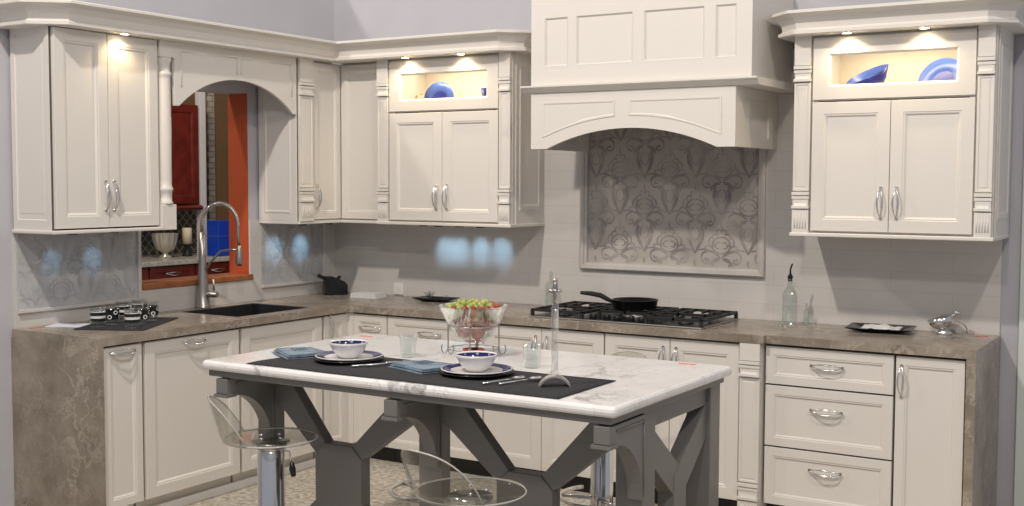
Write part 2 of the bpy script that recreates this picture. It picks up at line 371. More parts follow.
# --- left wall cabinet ---
def wall_cabinet(loc, rz, w, d, label):
    c = empty('wall_cabinet', loc, rz, label, 'cabinet'); return c
c = wall_cabinet((0.013, -2.407, 0), LEFT, .64, .306, 'cream two-door wall cabinet left of the window, with recessed end panel')
MB().box(0.004, .64, -.001, -.284, Z0, ZT).box(.004, .64, -.27, -.285, Z0, ZT, 1).build('body', ['cab', 'gap'], c)
door(c, 'door', .014, .322, Z0 + .008, ZT - .003, -.306, SH, .298, 1.562)
door(c, 'door', .326, .638, Z0 + .008, ZT - .003, -.306, SH, .350, 1.562)
MB().box(-.012, .66, -.001, -.318, Z0 - .018, Z0).build('light_rail', 'cab', c, .005)
e = MB(); # end panel facing the room on the run's end
R = []
X = 0.0025
for i, dd in ((0, .012), (0, 0), (.030, 0), (.033, .008), (.040, .010), (.050, .004), (.055, .004)):
    R.append([(X - .004 + dd, -.284 + i, Z0 + i * 1.6), (X - .004 + dd, -.004 - i, Z0 + i * 1.6), (X - .004 + dd, -.004 - i, ZT - i), (X - .004 + dd, -.284 + i, ZT - i)])
R = [[p for p in r[::-1]] for r in R]
e.rings(R, False, True, False); e.build('end_panel', 'cab', c, fix=True)

# --- pilasters ---
def pilaster(loc, rz, w, depth, z0, z1, label, proud=.02, cat='pilaster', foot=False, group=None, cd=.0):
    """square pilaster, local x 0..w, wall at y=0, front at y=-depth"""
    c = empty('pilaster', loc, rz, label, cat, group)
    hb = 0
    s0, s1 = z0 + .20 + hb, z1 - .165 - cd
    MB().box(.004, w - .004, -depth + .020, -depth + .012, z0, z1).build('core', 'cab', c)
    pr = [(.010, 0), (.013, .004), (.018, .004), (.022, .001)]
    MB().panel(.002, w - .002, s0, s1, -depth, .014, pr).build('shaft', 'cab', c)
    def cap(a, b, name, flip):
        m = MB(); h = b - a; n = 3
        m.box(0, w, -depth + .012, -depth - proud * .55, b - .016, b); m.box(0, w, -depth + .012, -depth - proud * .35, b - .034, b - .020)
        m.box(.004, w - .004, -depth + .012, -depth - .003, a + .014, b - .030)
        pts = [(-depth + .01, a + .014), (-depth - proud * .4, a + .014)] + [(-depth - proud * .4 + proud * .35 * math.sin(PI / 2 * i / 5), a + .014 + (h - .055) * i / 5) for i in range(6)] + [(-depth + .01, b - .034)]
        m.prism(pts, .012, w - .012, 'x'); m.box(.0, w, -depth + .012, -depth - proud * .6, a, a + .014)
        return m.build(name, 'cab', c, .0015)
    cap(z0 + .115 + hb, z0 + .195 + hb, 'lower_block', 0); cap(z1 - .160 - cd, z1 - .085 - cd, 'capital', 0)
    m = MB().box(.002, w - .002, -depth + .012, -depth - .004, z0, z0 + .110 + hb)
    for i in range(5):
        x = w * (.18 + .16 * i); m.tube([(x, -depth - .004, z0 + .02), (x, -depth - .004, z0 + .095 + hb)], .0032, 6)
    m.build('fluted_foot', 'cab', c)
    MB().box(.002, w - .002, -depth + .012, -depth - .004, z1 - .082 - cd, z1).build('head_block', 'cab', c)
    return c
# turned column beside the left wall cabinet
def turned_column(loc, rz, w, depth, label):
    c = empty('pilaster', loc, rz, label, 'pilaster')
    MB().box(0, w, -.002, -depth + .035, Z0 - .018, ZT).build('core', 'cab', c)
    MB().box(.004, w - .004, -depth + .034, -depth - .003, Z0 - .018, 1.515).build('fluted_foot', 'cab', c, .003)
    MB().box(.004, w - .004, -depth + .034, -depth - .003, 2.275, ZT).build('head_block', 'cab', c, .003)
    r = w * .38
    pf = [(r, 1.515), (r * 1.05, 1.525), (r * .85, 1.535), (r * .72, 1.56), (r * .8, 1.575), (r * 1.05, 1.59), (r * 1.05, 1.60), (r * .85, 1.61), (r * .86, 1.64), (r * .95, 1.9), (r * .86, 2.16),
          (r * .85, 2.175), (r * 1.05, 2.185), (r * 1.05, 2.195), (r * .8, 2.205), (r * .72, 2.225), (r * .9, 2.25), (r * 1.05, 2.265), (r, 2.275)]
    MB().lathe(pf, 20, (w / 2, -depth + .030, 0)).build('shaft', 'cab', c)
turned_column((0.013, -1.765, 0), LEFT, .106, .315, 'slim turned cream column between the left wall cabinet and the window arch')

# --- arched valance over the window ---
va = empty('arched_valance', (0, 0, 0), 0, 'cream arched valance board spanning over the window above the sink', 'valance')
ya, yb = -1.657, -.722; zs = 2.03; zp = 2.195
def arch_outline(a, b, zs, zp, ztop, flat, n=24):
    L = b - a - 2 * flat; h = zp - zs; r = (L * L / 4 + h * h) / (2 * h); cx = (a + b) / 2; cz = zp - r; th = math.asin(L / 2 / r)
    return [(a, ztop), (a, zs)] + [(cx + r * math.sin(-th + 2 * th * i / n), cz + r * math.cos(-th + 2 * th * i / n)) for i in range(n + 1)] + [(b, zs), (b, ztop)]
MB().prism(arch_outline(ya, yb, zs, zp, ZT, .03), .300, .322, 'x').build('arch_board', 'cab', va, .002, fix=True)
bm_ = MB()
for (a, b2) in ((ya + .045, -1.205), (-1.175, yb - .045)):
    bm_.tube([(.323, a, 2.315), (.323, b2, 2.315)], .004, 6)
    za, zb_ = (2.13, 2.225) if a < -1.3 else (2.225, 2.13)
    bm_.tube([(.323, a, 2.315), (.323, a, za)], .004, 6); bm_.tube([(.323, b2, 2.315), (.323, b2, zb_)], .004, 6)
bm_.build('panel_bead', 'cab', va)
MB().box(.0, .300, ya, yb, ZT - .02, ZT).build('soffit', 'cab', va)

# --- corner wall cabinet (left leg + back leg) ---
cc = empty('corner_wall_cabinet', (0, 0, 0), 0, 'cream corner wall cabinet right of the window with two tall doors', 'cabinet')
MB().box(.013, .300, -.718, -.013, Z0, ZT).box(.300, .650, -.298, -.013, Z0, ZT).build('body', 'cab', cc)
# side panel towards window
MB().panel(.016, .318, Z0, ZT, -.724, .006, [(.045, 0), (.050, -.003), (.058, -.003), (.064, .003), (.066, .003)]).build('side_panel', 'cab', cc)
la = empty('door_left', (0, 0, 0), 0); D.objects.remove(la)
def left_door(parent, y0, y1, z0, z1, xf, prof, hy, hz, name='door', hv=True):
    d = MB().panel(0, y1 - y0, z0, z1, 0, .02, prof).build(name, 'cab', parent); d.location = (xf, y0, 0); d.rotation_euler = (0, 0, LEFT)
    if hy is not None: handle(d, hy - y0, 0, hz, hv)
    return d
left_door(cc, -.575, -.322, Z0 + .008, ZT - .012, .321, SHN, -.545, 1.545)
door(cc, 'door', .324, .646, Z0 + .008, ZT - .012, -.321, SHN)
MB().box(.013, .334, -.724, -.315, Z0 - .018, Z0).box(.013, .65, -.334, -.013, Z0 - .018, Z0).build('light_rail', 'cab', cc, .003)
pilaster((.0, -.712, 0), LEFT, .118, .338, Z0, ZT, 'narrow cream pilaster at the window edge of the corner wall cabinet', cd=.055)
# --- middle wall cabinet with display window ---
def display_cabinet(x0, x1, depth, label, sidep, xs0, xs1, zt=ZT, sm=2.040):
    c = empty('display_wall_cabinet', (x0, 0, 0), 0, label, 'cabinet'); w = x1 - x0; yb = -depth + .021; zs = sm + .016
    xa, xb = xs0 - x0 + .006, xs1 - x0 - .006; m = MB(); zl = sm - .028; m.box(xa, xb, -.013, yb, Z0, zl); m.box(.018, w - .018, yb + .02, yb, zl, zs); m.box(xa, xb, -.013, -.03, zl, zt); m.box(xa, .018, -.03, yb, zl, zt); m.box(w - .018, xb, -.03, yb, zl, zt); m.box(.018, w - .018, -.03, yb, zt - .018, zt)
    m.box(.018, w - .018, -.031, -.034, zl, zt - .018, 1); m.box(.018, w - .018, -.034, yb + .021, zl, zl + .002, 1)
    m.build('body', ['cab', 'cabin'], c)
    MB().box(.03, w - .03, yb, yb - .0008, Z0 + .02, zs - .01).build('gap_shade_sheet', 'gap', c)  # dark sheet added to stand for shade between the doors
    mid = w / 2
    door(c, 'door', .003, mid - .0015, Z0 + .010, sm, -depth, SH, mid - .036, 1.547)
    door(c, 'door', mid + .0015, w - .003, Z0 + .010, sm, -depth, SH, mid + .036, 1.547)
    glass_door(c, .003, w - .003, sm + .012, zt - .012, -depth, .083, .070, .085)
    MB().box(xs0 - x0 - .004, xs1 - x0 + .004, -.013, -depth - .012, Z0 - .018, Z0).build('light_rail', 'cab', c, .004)
    if sidep:
        sx = xs1 - x0
        m = MB().box(sx - .005, sx, -.013, -depth + .05, Z0, zt)
        pm = []
        for i, dd in ((0.035, 0), (.040, .004), (.050, .004), (.056, 0)):
            pm.append([(sx + dd, -depth + .05 + i, Z0 + i * 2), (sx + dd, -.03 - i, Z0 + i * 2), (sx + dd, -.03 - i, zt - i * 2), (sx + dd, -depth + .05 + i, zt - i * 2)])
        m.rings(pm, False, False, False); m.build('side_panel', 'cab', c, fix=True)
    l = D.lights.new('display_light', 'AREA'); l.shape = 'RECTANGLE'; l.size = w * .7; l.size_y = .05; l.energy = 1.9; l.color = (1, .86, .66)
    o = D.objects.new('display_light', l); col.objects.link(o); o.parent = c; o.location = (w / 2, -depth * .55, zt - .022)
    return c
display_cabinet(.740, 1.513, .381, 'cream display wall cabinet between the corner and the range hood, blue plate behind its glass', True, .650, 1.600)
display_cabinet(3.315, 4.058, .424, 'cream display wall cabinet on the right of the range hood with tilted blue dishes', True, 3.222, 4.146, 2.338, 2.022)
def core_pil(x0, x1, depth, label, zt=ZT): return pilaster((x0, 0, 0), 0, x1 - x0, depth + .004, Z0, zt, label, cd=.055)
core_pil(.654, .738, .381, 'cream pilaster on the left of the middle display cabinet')
core_pil(1.517, 1.594, .381, 'cream pilaster on the right of the middle display cabinet')
core_pil(3.227, 3.311, .424, 'cream pilaster on the left of the right display cabinet', 2.338)
core_pil(4.062, 4.138, .424, 'cream pilaster on the right of the right display cabinet', 2.338)

# --- crown mouldings ---
CP = [(0, 0), (.078, 0), (.086, .004), (.086, .018), (.076, .022), (.068, .030), (.074, .056), (.096, .082), (.122, .094), (.130, .097), (.130, .108), (.124, .112), (0, .112)]
def crown(path, label, z=ZT):
    """path: list of 2-D points on the cabinet face, outside is on the right-hand side of travel"""
    n = len(path); R = []
    for i, p in enumerate(path):
        p = Vector(p)
        def nrm(a, b): t = (Vector(b) - Vector(a)).normalized(); return Vector((t.y, -t.x))
        if i == 0: off = nrm(path[0], path[1])
        elif i == n - 1: off = nrm(path[-2], path[-1])
        else:
            a, b = nrm(path[i - 1], path[i]), nrm(path[i], path[i + 1]); off = (a + b) / (1 + a.dot(b))
        R.append([(p.x + off.x * (o - .003), p.y + off.y * (o - .003), z + h) for o, h in CP])
    return tag(MB().rings(R, True, True, False).build('crown_moulding', 'cab', None, fix=True), label, 'crown moulding')
cr1 = crown([(.004, -2.409), (.225, -2.409), (.322, -2.330), (.322, -.384), (1.530, -.384), (1.597, -.325), (1.597, -.002)], 'long cream crown moulding running round the left corner above the wall cabinets')
cr2 = crown([(3.222, -.002), (3.222, -.375), (3.280, -.428), (4.084, -.428), (4.142, -.375), (4.142, -.002)], 'short cream crown moulding on top of the right display cabinet', 2.338)
MB().box(.004, .318, -2.32, -.38, ZT + .001, ZT + .02).box(.004, .22, -2.405, -2.32, ZT + .001, ZT + .02).box(.318, 1.525, -.38, -.004, ZT + .001, ZT + .02).box(1.525, 1.59, -.32, -.004, ZT + .001, ZT + .02).build('top_board', 'cab', cr1)
MB().box(3.285, 4.080, -.424, -.004, 2.339, 2.358).box(3.226, 4.138, -.37, -.004, 2.339, 2.358).build('top_board', 'cab', cr2)
# puck lights under the crowns
def puck(loc, aim, label, power=2.2, group='recessed spotlights under the crowns'):
    c = empty('puck_light', loc, 0, label, 'recessed light')
    MB().lathe([(.022, -.003), (.030, -.003), (.032, .0), (.022, .0)], 20, smooth=False, cap0=False, cap1=False).build('trim_ring', 'chrome', c)
    MB().lathe([(.0005, -.0015), (.022, -.0015)], 20, smooth=False, cap0=False, cap1=False).build('lens', 'lamp', c)
    l = D.lights.new('puck_lamp', 'SPOT'); l.energy = power * 1.5; l.color = (1, .76, .42); l.spot_size = math.radians(140); l.spot_blend = .8; l.shadow_soft_size = .015
    o = D.objects.new('puck_lamp', l); col.objects.link(o); o.parent = c; o.location = (0, 0, -.012); o.rotation_euler = Vector(aim).to_track_quat('-Z', 'Y').to_euler()
    return c
puck((.372, -2.02, ZT - .001), (-.1, 0, -1), 'small round lit spotlight above the left wall cabinet doors', 1.5)
puck((.90, -.430, ZT - .001), (0, .1, -1), 'left of the two lit spotlights above the middle display cabinet')
puck((1.29, -.430, ZT - .001), (0, .1, -1), 'right of the two lit spotlights above the middle display cabinet')
puck((3.49, -.474, 2.337), (0, .1, -1), 'left of the two lit spotlights above the right display cabinet')
puck((3.84, -.474, 2.337), (0, .1, -1), 'right of the two lit spotlights above the right display cabinet')
# cool LED pucks under the wall cabinets
def led(loc, aim, power, label):
    c = empty('under_cabinet_light', loc, 0, label, 'cabinet light')
    MB().lathe([(.024, 0), (.028, -.004), (.026, -.010), (.018, -.010)], 16, cap0=False, cap1=False, smooth=False).build('housing', 'black', c)
    MB().lathe([(.0005, -.009), (.018, -.009)], 16, cap0=False, cap1=False).build('lens', 'lampc', c)
    l = D.lights.new('led_lamp', 'SPOT'); l.energy = power; l.color = (.42, .72, 1); l.spot_size = math.radians(40); l.spot_blend = 1; l.shadow_soft_size = .02
    o = D.objects.new('led_lamp', l); col.objects.link(o); o.parent = c; o.location = (0, 0, -.014); o.rotation_euler = Vector(aim).to_track_quat('-Z', 'Y').to_euler()
    return c
for x_, l_ in ((.90, 'leftmost of four cool cabinet lights beneath the middle display cabinet'), (1.01, 'second from the left of four cool cabinet lights beneath the middle display cabinet'),
               (1.16, 'third from the left of four cool cabinet lights beneath the middle display cabinet'), (1.31, 'rightmost of four cool cabinet lights beneath the middle display cabinet')):
    led((x_, -.25, Z0 - .019), (0, .25, -.15), 3.4, l_)
led((.25, -.60, Z0 - .019), (-.25, 0, -.15), 2.8, 'cool cabinet light under the corner cabinet nearer the window')
led((.25, -.36, Z0 - .019), (-.25, 0, -.15), 3.4, 'cool cabinet light under the corner cabinet nearer the corner')
led((.18, -2.2, Z0 - .019), (-.75, 0, -.6), .8, 'cool cabinet light under the left wall cabinet nearer its end panel')
led((.18, -1.95, Z0 - .019), (-.75, 0, -.6), 1.0, 'cool cabinet light under the left wall cabinet nearer the window')

# ------------------------------------------------------------------ range hood
h = empty('range_hood', (0, 0, 0), 0, 'large cream wooden range hood with panelled chimney box and arched apron', 'range hood')
m = MB().box(1.865, 3.077, -.585, -.13 + .128, 2.142, 2.60)
m.build('chimney_box', 'cab', h)
xs = [(1.862, 1.862 + .0), ]
m = MB().box(1.862, 3.080, -.588, -.600, 2.142, 2.60)
# frame strips standing proud, panels recessed
def strips(m, x0, x1, z0, z1, cuts, y0, y1, ztop, zbot):
    m.box(x0, x1, y0, y1, z1 - ztop, z1); m.box(x0, x1, y0, y1, z0, z0 + zbot)
    for a, b in cuts: m.box(a, b, y0, y1, z0 + zbot, z1 - ztop)
strips(m, 1.862, 3.080, 2.142, 2.60, [(1.862, 1.940), (2.083, 2.128), (2.455, 2.512), (2.838, 2.892), (3.003, 3.080)], -.600, -.609, .105, .098)
for a, b in ((1.940, 2.083), (2.128, 2.455), (2.512, 2.838), (2.892, 3.003)):
    R = []
    for i, d in ((0, -.6095), (.003, -.6095), (.010, -.601)): R.append([(a + i, d, 2.240 + i), (b - i, d, 2.240 + i), (b - i, d, 2.495 - i), (a + i, d, 2.495 - i)])
    m.rings(R, False, False, False)
m.build('chimney_front', 'cab', h)
m = MB()
pts = [(-.002, 2.104), (-.625, 2.104), (-.632, 2.112), (-.640, 2.122), (-.655, 2.128), (-.660, 2.132), (-.660, 2.141), (-.002, 2.141)]
m.prism(pts, 1.826, 3.124, 'x'); m.build('ledge', 'cab', h, fix=True)
ax0, ax1, az0, az1 = 1.868, 3.006, 1.812, 2.103
out = arch_outline(ax0, ax1, az0, 1.913, az1, .095, 28)
m = MB().prism(out, -.600, -.618, 'y')
m.build('apron_board', 'cab', h, fix=True)
# arched recessed panels as bead outlines with raised frame around them
m = MB()
def archz(x, off):
    L = (ax1 - ax0) - .19; hh = 1.913 - az0; r = (L * L / 4 + hh * hh) / (2 * hh); cx = (ax0 + ax1) / 2; cz = 1.913 - r
    return cz + math.sqrt(max((r + off) ** 2 - (x - cx) ** 2, 0))
for a, b in ((1.938, 2.360), (2.440, 2.935)):
    lowp = []
    for i in range(15):
        x = a + (b - a) * i / 14; lowp.append((x, max(1.872, archz(x, .062))))
    outl = [(a, 2.055)] + lowp + [(b, 2.055)]
    n = len(outl); cxm = (a + b) / 2; czm = 1.99
    R = []
    for k, d in ((0, -.6180), (.0, -.6215), (.007, -.6215), (.013, -.6185)):
        ring = []
        for (x, z) in outl:
            ring.append((x + (k if x < cxm else -k) * min(1, abs(x - cxm) / .03), d, z - k if z > 2.05 else z + k))
        R.append(ring)
    m.rings(R, False, False, False)
m.build('apron_panel_bead', 'cab', h)
# sides of the apron
for x0, x1 in ((1.868, 1.892), (2.982, 3.004)):
    m = MB()
    m.box(x0, x1, -.014, -.14, az0, az1); m.box(x0, x1, -.50, -.600, az0, az1)
    m.box(x0 + .006, x1 - .008, -.14, -.50, az0, az1); m.box(x0, x1, -.14, -.50, az1 - .05, az1); m.box(x0, x1, -.14, -.5, az0, az0 + .05)
    m.build('side_board', 'cab', h)
MB().box(1.893, 2.981, -.014, -.599, 2.03, 2.05).build('hood_liner', 'steel', h)

# ------------------------------------------------------------------ base cabinets
BT = .864; BZ = .10; FX = .633
def base_left(y0, y1, label, fronts, name='base_cabinet', top=.873):
    c = empty(name, (0.013, y0, 0), LEFT, label, 'cabinet'); w = y1 - y0
    MB().box(.001, w - .001, -.001, -.596, BZ, top).box(.001, w - .001, -.575, -.5975, BZ + .01, .873, 1).build('body', ['cab', 'gap'], c)
    MB().box(0, w, -.001, -.545, 0, BZ).build('toe_kick', 'cab', c)
    for nm_, a, b, z0, z1, prof, hx, hz, hv in fronts: door(c, nm_, a, b, z0, z1, -.620, prof, hx, hz, hv)
    return c
base_left(-2.398, -2.168, 'slim cream pull-out cabinet next to the stone end panel', [('door', .003, .229, BZ, BT, SHN, .115, .838, False)])
base_left(-2.152, -1.522, 'wide cream panelled dishwasher front left of the sink', [('door', .003, .626, BZ, BT, SH, .315, .838, False)], 'dishwasher_cabinet')
base_left(-1.508, -.865, 'wide cream sink base cabinet behind the island end', [('door', .003, .640, BZ, BT, SH, None, None, True)], 'sink_cabinet', .71)
base_left(-.850, -.655, 'narrow cream cabinet at the inner corner, left-run side', [('door', .003, .193, BZ, BT, SHN, .045, .79, True)])
MB_f = tag(MB().box(.25, .612, -2.167, -2.153, BZ, .87).build('filler_strip', 'cab'), 'thin cream filler strip between pull-out cabinet and dishwasher front', 'filler')
def base_back(x0, x1, front, label, fronts, kick=True, name='base_cabinet'):
    c = empty(name, (x0, 0, 0), 0, label, 'cabinet'); w = x1 - x0
    MB().box(.001, w - .001, -.013, -front + .023, BZ, .873).box(.001, w - .001, -front + .023, -front + .0215, BZ + .01, .873, 1).build('body', ['cab', 'gap'], c)
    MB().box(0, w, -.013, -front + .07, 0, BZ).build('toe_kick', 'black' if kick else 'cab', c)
    for nm_, a, b, z0, z1, prof, hx, hz, hv in fronts: door(c, nm_, a, b, z0, z1, -front, prof, hx, hz, hv)
    return c
cbc = base_back(.665, .917, .633, 'narrow cream base cabinet at the inner corner, back-run side', [('drawer', .003, .249, .70, BT, SHN, .13, .79, False), ('door', .003, .249, BZ, .694, SHN, .21, .60, True)])
MB().box(.613, .667, -.633, -.600, .004, .873).box(.600, .633, -.656, -.613, .004, .873).build('corner_stile', 'cab', cbc, label='cream inner corner stile').location = (-.665, 0, 0)
base_back(.919, 1.577, .633, 'cream base cabinet behind the fruit bowl', [('drawer', .003, .655, .68, BT, SHN, .30, .785, False), ('drawer', .003, .655, .395, .674, SHN, .30, .55, False), ('drawer', .003, .655, BZ, .389, SHN, .30, .26, False)])
base_back(1.579, 2.320, .633, 'cream two-door base cabinet under the left of the cooktop', [('door', .003, .368, BZ, BT, SH, .335, .75, True), ('door', .371, .738, BZ, BT, SH, .404, .75, True)])
base_back(2.322, 3.052, .633, 'cream two-door base cabinet under the right of the cooktop', [('door', .003, .363, BZ, BT, SH, .330, .75, True), ('door', .367, .727, BZ, BT, SH, .400, .75, True)])
bp_ = pilaster((3.056, -.013, 0), 0, .104, .636, 0, .873, 'cream base pilaster between the cooktop cabinets and the drawers')
MB().box(.004, .102, -.612, -.002, 0, .873).build('core', 'cab', bp_)
base_back(3.166, 3.772, .600, 'cream three-drawer base cabinet beneath the tall glass bottle', [
    ('drawer', .004, .603, .682, .862, SHN, .30, .785, False), ('drawer', .004, .603, .384, .674, SHN, .30, .575, False), ('drawer', .004, .603, BZ, .376, SHN, .30, .29, False)])
base_back(3.776, 4.080, .600, 'tall narrow cream door cabinet at the right end of the counter', [('door', .004, .300, BZ, .862, SHN, .030, .75, True)])

# ------------------------------------------------------------------ stone countertop with waterfall ends
ct = empty('countertop', (0, 0, 0), 0, 'taupe veined stone countertop along both walls with waterfall ends', 'countertop')
sx0, sx1, sy0, sy1 = .115, .555, -1.455, -.880
poly = [(.013, -2.426), (.653, -2.426), (.653, -.653), (3.175, -.653), (3.175, -.620), (4.124, -.620), (4.124, -.013), (.013, -.013)]
m = MB()
T0, T1 = .875, .915
m.box(.013, .653, -2.426, sy0, T0, T1); m.box(.013, sx0, sy0, sy1, T0, T1); m.box(sx1, .653, sy0, sy1, T0, T1); m.box(.013, .653, sy1, -.013, T0, T1)
m.box(.653, 3.175, -.653, -.013, T0, T1); m.box(3.175, 4.124, -.620, -.013, T0, T1)
m.build('worktop', 'counter', ct)
MB().box(.0008, .653, -2.426, -2.408, 0, .8745).build('end_panel', 'counter', ct)
MB().box(4.084, 4.124, -.620, -.013, 0, .8745).build('end_panel', 'counter', ct)
# sink
sk = tag(empty('kitchen_sink', (0, 0, 0)), 'black undermount kitchen sink in the left counter below the window', 'sink')
m = MB()
R = []
for i, z in ((-.004, .913), (.004, .916), (.010, .912), (.014, .75), (.03, .735)): R.append([(sx0 + i, sy0 + i, z), (sx1 - i, sy0 + i, z), (sx1 - i, sy1 - i, z), (sx0 + i, sy1 - i, z)])
R.append([(sx0 + .03, sy0 + .03, .735), (sx1 - .03, sy0 + .03, .735), (sx1 - .03, sy1 - .03, .735), (sx0 + .03, sy1 - .03, .735)])
m.rings(R[:5], False, True, False).build('bowl', 'granite', sk)
MB().lathe([(.001, .737), (.035, .737), (.04, .742), (.045, .7385)], 20, ((sx0 + sx1) / 2, (sy0 + sy1) / 2, 0), cap0=False, cap1=False).build('drain', 'chrome', sk)
# faucet
fc = empty('faucet', (.055, -1.225, .9155), .25, 'tall brushed steel spring faucet behind the black sink', 'faucet')
MB().lathe([(.044, 0), (.044, .006), (.040, .012), (.034, .10), (.026, .20), (.020, .28), (.018, .43), (.0, .43)], 20).build('body', 'steel', fc)
pts = [(0, 0, .42)] + [(.115 - .115 * math.cos(a), 0, .48 + .115 * math.sin(a)) for a in [PI * i / 14 for i in range(15)]] + [(.232, 0, .42), (.236, 0, .36)]
MB().tube(pts, .009, 10).build('hose', 'steel', fc)
sp = [];
for i in range(200):
    t = i / 199 * 14; k = int(min(t, 13)); fr_ = t - k
    p = Vector(pts[k + 1]).lerp(Vector(pts[min(k + 2, len(pts) - 1)]), fr_); a = i * 1.3
    q = Vector(pts[min(k + 2, len(pts) - 1)]) - Vector(pts[k + 1]); q.normalize(); u = Vector((0, 1, 0)); v = q.cross(u)
    sp.append(p + (u * math.cos(a) + v * math.sin(a)) * .0125)
MB().tube(sp, .0018, 5).build('spring', 'chrome', fc)
MB().lathe([(.010, .36), (.013, .35), (.020, .30), (.022, .26), (.016, .245), (0.001, .243)][::-1], 16, (.237, 0, 0)).build('spray_head', 'steel', fc)
MB().tube([(.01, 0, .20), (.06, 0, .27), (.12, 0, .325), (.19, 0, .335), (.22, 0, .335)], .007, 8).build('holder_arm', 'steel', fc)
m = MB().tube([(.01, 0, .075), (.095, .0, .078)], .017, 12); m.tube([(.072, 0, .09), (.072, 0, .165)], .006, 8); m.build('lever', 'steel', fc)

# ------------------------------------------------------------------ cooktop and pan
ck = empty('gas_cooktop', (2.345, -.345, .9155), 0, 'black and steel five-burner gas cooktop under the hood', 'cooktop')
MB().box(-.495, .495, -.255, .255, 0, .008).build('steel_tray', 'steel', ck, .003)
MB().box(-.480, .480, -.235, .243, .0082, .0095).build('black_glass', 'black', ck)
bs = [(-.35, .12, .045), (-.35, -.12, .035), (0, .03, .060), (.35, .12, .045), (.35, -.12, .035)]
for x, y, r in bs:
    MB().lathe([(r * 1.2, .008), (r * 1.2, .014), (r, .018), (r, .026), (r * .8, .030), (0.001, .030)], 18, (x, y, 0)).build('burner', 'steel' if r > .04 else 'iron', ck)
for gx in (-.335, 0, .335):
    m = MB(); a, b = gx - .150, gx + .150; y0_, y1_ = -.235, .235
    if gx == 0: y0_ = -.10
    zz = .040
    for q in ([(a, y0_, zz), (b, y0_, zz)], [(b, y0_, zz), (b, y1_, zz)], [(b, y1_, zz), (a, y1_, zz)], [(a, y1_, zz), (a, y0_, zz)], [(gx, y0_, zz), (gx, y0_ + .09, zz)], [(gx, y1_, zz), (gx, y1_ - .09, zz)],
              [(a, .12, zz), (a + .10, .12, zz)], [(b, .12, zz), (b - .10, .12, zz)], [(a, .0, zz), (b, .0, zz)], [(gx - .075, .0, zz), (gx - .075, y1_, zz)], [(gx + .075, .0, zz), (gx + .075, y1_, zz)]):
        (p, q2) = q; m.box(min(p[0], q2[0]) - .006, max(p[0], q2[0]) + .006, min(p[1], q2[1]) - .006, max(p[1], q2[1]) + .006, zz - .008, zz + .006)
    if gx: m.box(a, a + .10, -.126, -.114, zz - .008, zz + .006).box(b - .10, b, -.126, -.114, zz - .008, zz + .006)
    for x in (a, b):
        for y in (y0_, y1_): m.box(x - .008, x + .008, y - .008, y + .008, .008, zz)
    m.build('grate', 'iron', ck)
for i in range(5):
    MB().lathe([(.018, .008), (.020, .012), (.017, .030), (.015, .033), (.001, .033)], 16, (-.14 + i * .07, -.19 + (.02 if i % 2 else 0), 0)).build('knob', 'black', ck)
pan = empty('frying_pan', (2.325, -.285, .963), 0, 'black non-stick frying pan resting on the cooktop grates', 'pan')
MB().lathe([(.105, 0), (.114, .005), (.124, .046), (.128, .048), (.121, .048), (.110, .009), (.001, .006)], 32).build('pan_body', 'black', pan)
MB().tube([(-.098, -.066, .034), (-.125, -.084, .050), (-.155, -.104, .070), (-.20, -.134, .080), (-.245, -.164, .084)], [.009, .013, .014, .013, .009], 10).build('handle', 'blackm', pan)

# ------------------------------------------------------------------ island table
isl = empty('island_table', (0, 0, 0), 0, 'grey-painted island table with thick white marble top and braced frame', 'table')
ix0, ix1, iy0, iy1 = 1.520, 3.392, -2.640, -1.600
m = MB(); ft = .036; R = []
def rrect(i, z):
    r = .022; p = []
    for cx_, cy_, a0 in ((ix1 - r, iy1 - r, 0), (ix0 + r, iy1 - r, PI / 2), (ix0 + r, iy0 + r, PI), (ix1 - r, iy0 + r, 1.5 * PI)):
        for k in range(5):
            a = a0 + PI / 2 * k / 4; p.append((cx_ + (r - i) * math.cos(a), cy_ + (r - i) * math.sin(a), z))
    return p
for k in range(7):
    a = -PI / 2 + PI * k / 6; R.append(rrect(.014 * (1 - math.cos(a)), .896 + .019 * math.sin(a)))
m.rings(R, True, True, False); tp = m.build('marble_top', 'marble', isl, label='white marble slab with grey veins')
MB().box(1.545, 3.365, -2.618, -1.630, .851, .8765).build('apron', 'grey', isl, .003)
LEGX = [(1.555, 1.655), (2.400, 2.510), (3.250, 3.352)]
yF, yB = -2.350, -1.635
for k, (a, b) in enumerate(LEGX):
    MB().box(a, b, yF, yF + (.11 if k == 2 else .058), 0, .851).build('leg', 'grey', isl, .004)
MB().box(3.250, 3.352, yB - .10, yB, 0, .851).build('leg', 'grey', isl, .004)
for a, b in LEGX:   # corbels towards the seats
    cx_ = (a + b) / 2 + (.018 if a < 3 else .035); w2 = .030
    prof = [(-2.350, .845), (-2.625, .845), (-2.625, .785), (-2.600, .778), (-2.585, .775)]
    for i in range(1, 13):
        t = PI / 2 * i / 12; prof.append((-2.585 + .215 * math.sin(t) * 1.0, .545 + .230 * math.cos(t)))
    prof += [(-2.350, .545)]
    cb = MB().prism(prof, cx_ - w2, cx_ + w2, 'x').build('corbel', 'grey', isl, .002, fix=True)
    m = MB()
    for sx in (cx_ - w2 - .002, cx_ + w2 + .002):
        m.tube([(sx, -2.368, .825), (sx, -2.368, .565)], .004, 5); m.tube([(sx, -2.368, .825), (sx, -2.575, .825)], .004, 5)
    m.box(cx_ - w2 - .006, cx_ + w2 + .006, -2.632, -2.575, .771, .783)
    m.build('corbel_moulding', 'grey', cb)
